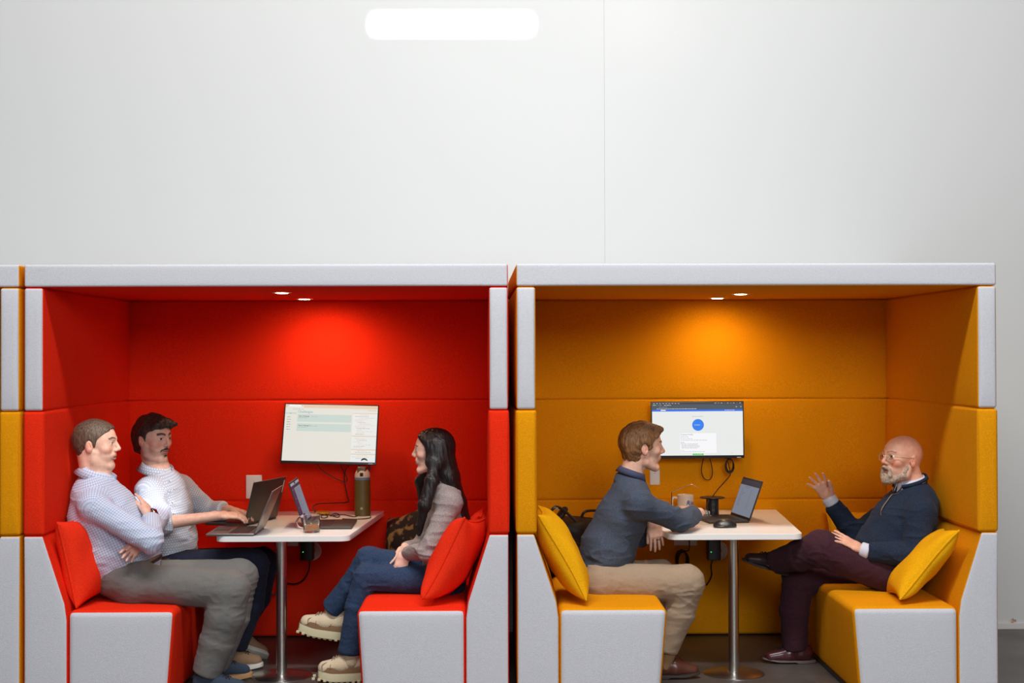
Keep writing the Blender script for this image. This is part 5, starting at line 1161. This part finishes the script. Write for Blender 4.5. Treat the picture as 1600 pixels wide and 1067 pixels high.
for k in range(4):
    for q in np.linspace(0, 2 * PI, 12)[:-1]: LP.append(at(1139.5 + (5.5 + k * .6) * math.sin(q) + (q / 6) * 1, 726 - 10.5 * math.cos(q) + k * .8, 1.55 - k * .006))
cable([at(1133, 716, 1.55)] + LP + [at(1141, 738, 1.54), at(1138, 746, 1.50), at(1122, 764, 1.40), at(1113, 776, 1.30), at(1106, 784, 1.20), at(1105, 794, 1.16), at(1107, 802, 1.12), at(1108, 806, 1.10)], .0030, 'black cable coiled under the monitor and running down to the yellow booth table', n=3)
# power tower with a flat top
def tower():
    x, y = 1.243, 1.30; t = thing('power_tower', 'black pop-up power tower with a flat round cap on the yellow booth table', 'power outlet', (x, y, TZ)); M = Matrix.Translation((x, y, TZ))
    B().lathe([(0, 0), (.038, 0), (.040, .003), (.0375, .005), (.0355, .100), (0, .100)], M=M, seg=40).build('column', BLACK, t); B().lathe([(0, .100), (.071, .101), (.073, .104), (.071, .107), (0, .108)], M=M, seg=48).build('cap_disc', BLACK, t)
    for z in (.030, .062):
        q = B()
        for s in (-.006, .006): q.box(x + s - .0015, x + s + .0015, y - .0385, y - .035, TZ + z, TZ + z + .010, .0003)
        q.box(x - .009, x + .009, y - .0378, y - .035, TZ + z - .003, TZ + z + .013, .0005).build('socket', mat('slot_grey', (.06, .06, .06), .6), t)
tower()
def mug():
    p = tp(1071, 806); p = at(1071, 800, 1.36); x, y = p[0], 1.36; t = thing('mug', 'cream mug with blue script lettering beside the elbow on the yellow booth table', 'mug', (x, y, TZ)); M = Matrix.Translation((x, y, TZ)); R = .0475; H = .115
    cr = mat('cream_glaze', (.74, .64, .52), .25); B().lathe([(0, 0), (R - .003, 0), (R, .004), (R, H - .002), (R - .002, H), (R - .004, H - .002), (R - .004, .008), (0, .006)], M=M, seg=48).build('cup', cr, t)
    B().tube(smooth_pts([(x - R + .002, y, TZ + .095), (x - R - .022, y, TZ + .098), (x - R - .030, y, TZ + .07), (x - R - .024, y, TZ + .035), (x - R + .002, y, TZ + .025)], 8), .006, 0, 10).build('handle', cr, t)
    bl = mat('blue_print', (.02, .035, .30), .4); b = B()
    def wrap(txt, size, z, off):
        bb = B(); bb.text(txt, size, Matrix.Identity(4), 0, 0.25, 0.0006); V = bb.V[0]; a = V[:, 0] / R + off; V2 = np.c_[x + (R + .0006) * np.sin(a), y - (R + .0006) * np.cos(a), TZ + z + V[:, 1]]; b.add(V2, bb.Q)
    wrap('Rise', .036, .060, -.05); wrap('Dine', .034, .028, -.15); b.build('lettering', bl, t, smooth=False)
mug()
def mouse():
    p = tp(1134, 823.5); x, y = p[0], p[1] + .03; t = thing('computer_mouse', 'black computer mouse in front of the laptop on the yellow booth table', 'mouse', (x, y, TZ))
    F = Fld(); F.ell((x - .004, y, TZ + .012), (.058, .038, .034), k=.01); F.ell((x + .028, y, TZ + .008), (.034, .036, .022), k=.02); F.ell((x - .020, y - .02, TZ + .006), (.045, .03, .010), k=.012)
    F.fn((x - .1, y - .1, TZ - .1), (x + .1, y + .1, TZ + .0015), lambda P: TZ + .001 - P[:, 2], .001, 'int'); sdf_obj('shell', F, mat('mouse_black', (.018, .018, .02), .32), t, .003, 1)
    B().tube([(x + .030, y - .004, TZ + .0275), (x + .030, y + .004, TZ + .0275)], .006, 0, 12).build('scroll_wheel', mat('wheel_grey', (.2, .2, .2), .4), t)
    B().box(x - .030, x - .012, y - .0365, y - .030, TZ + .014, TZ + .022, .003).build('thumb_button', mat('button_silver', (.3, .3, .3), .3, .6), t)
mouse()
p = at(1098, 800, 1.24); t = thing('notebook_stack', 'small stack of white notebooks beside the mug on the yellow booth table', 'notebooks', (p[0], 1.24, TZ))
B().box(p[0] - .042, p[0] + .042, 1.18, 1.31, TZ + .0005, TZ + .014, .002).build('notebook', mat('paper_white', (.72, .68, .62), .6), t)
B().box(p[0] - .040, p[0] + .040, 1.185, 1.305, TZ + .0145, TZ + .017, .001).build('cover_board', BLACK, t)
B().box(p[0] - .044, p[0] + .034, 1.19, 1.30, TZ + .0175, TZ + .036, .003).build('notebook', MATS['paper_white'], t)
q0 = p; B().tube([(q0[0] - .040, 1.19, TZ + .040), (q0[0] + .012, 1.26, TZ + .046)], .0028, 0, 8).build('pen', mat('pen_grey', (.12, .13, .16), .3, .5), t)
# folded eyeglasses standing behind the sleeve, one temple rising
def spare_glasses():
    t = thing('eyeglasses', 'thin wire eyeglasses lying on the table behind the sleeve, one temple arm sticking up', 'eyeglasses', (at(1055, 800, 1.25)[0], 1.25, TZ)); W = mat('thin_wire', (.45, .40, .36), .25, .9); b = B()
    b.tube(smooth_pts([at(1049.5, 769, 1.25), at(1056, 766, 1.25), at(1070, 760, 1.25), at(1080, 757, 1.25), at(1085, 758.5, 1.25), at(1091, 761.5, 1.25)], 5), .0017, 0, 6); b.build('temple_arm', W, t)
    b = B(); z1 = at(1049.5, 769, 1.25)
    b.tube([z1, (z1[0], 1.25, z1[2] - .03), (z1[0], 1.25, TZ + .05)], .0022, 0, 6)
    for s in (0, .055): b.tube([(z1[0] + .002, 1.25 + s + .024 + .023 * math.cos(a), TZ + .026 + .023 * math.sin(a)) for a in np.linspace(0, 2 * PI, 25)[:-1]], .0018, 0, 6, closed=True)
    b.build('lens_frame', BLACK, t)
spare_glasses()
# light that falls through the hall onto the red booth: patch on the shirt and face of the two men
spot('beam_on_shirt', (1.2, -3.2, 3.9), tuple(at(248, 765, .70)), 1200, 4.4, 0.7, (0.97, 0.98, 1.0), 0.02)
spot('beam_on_face', (1.0, -2.6, 3.6), tuple(at(172, 692, .36)), 420, 4.5, 0.8, (1.0, 0.93, 0.85), 0.02)
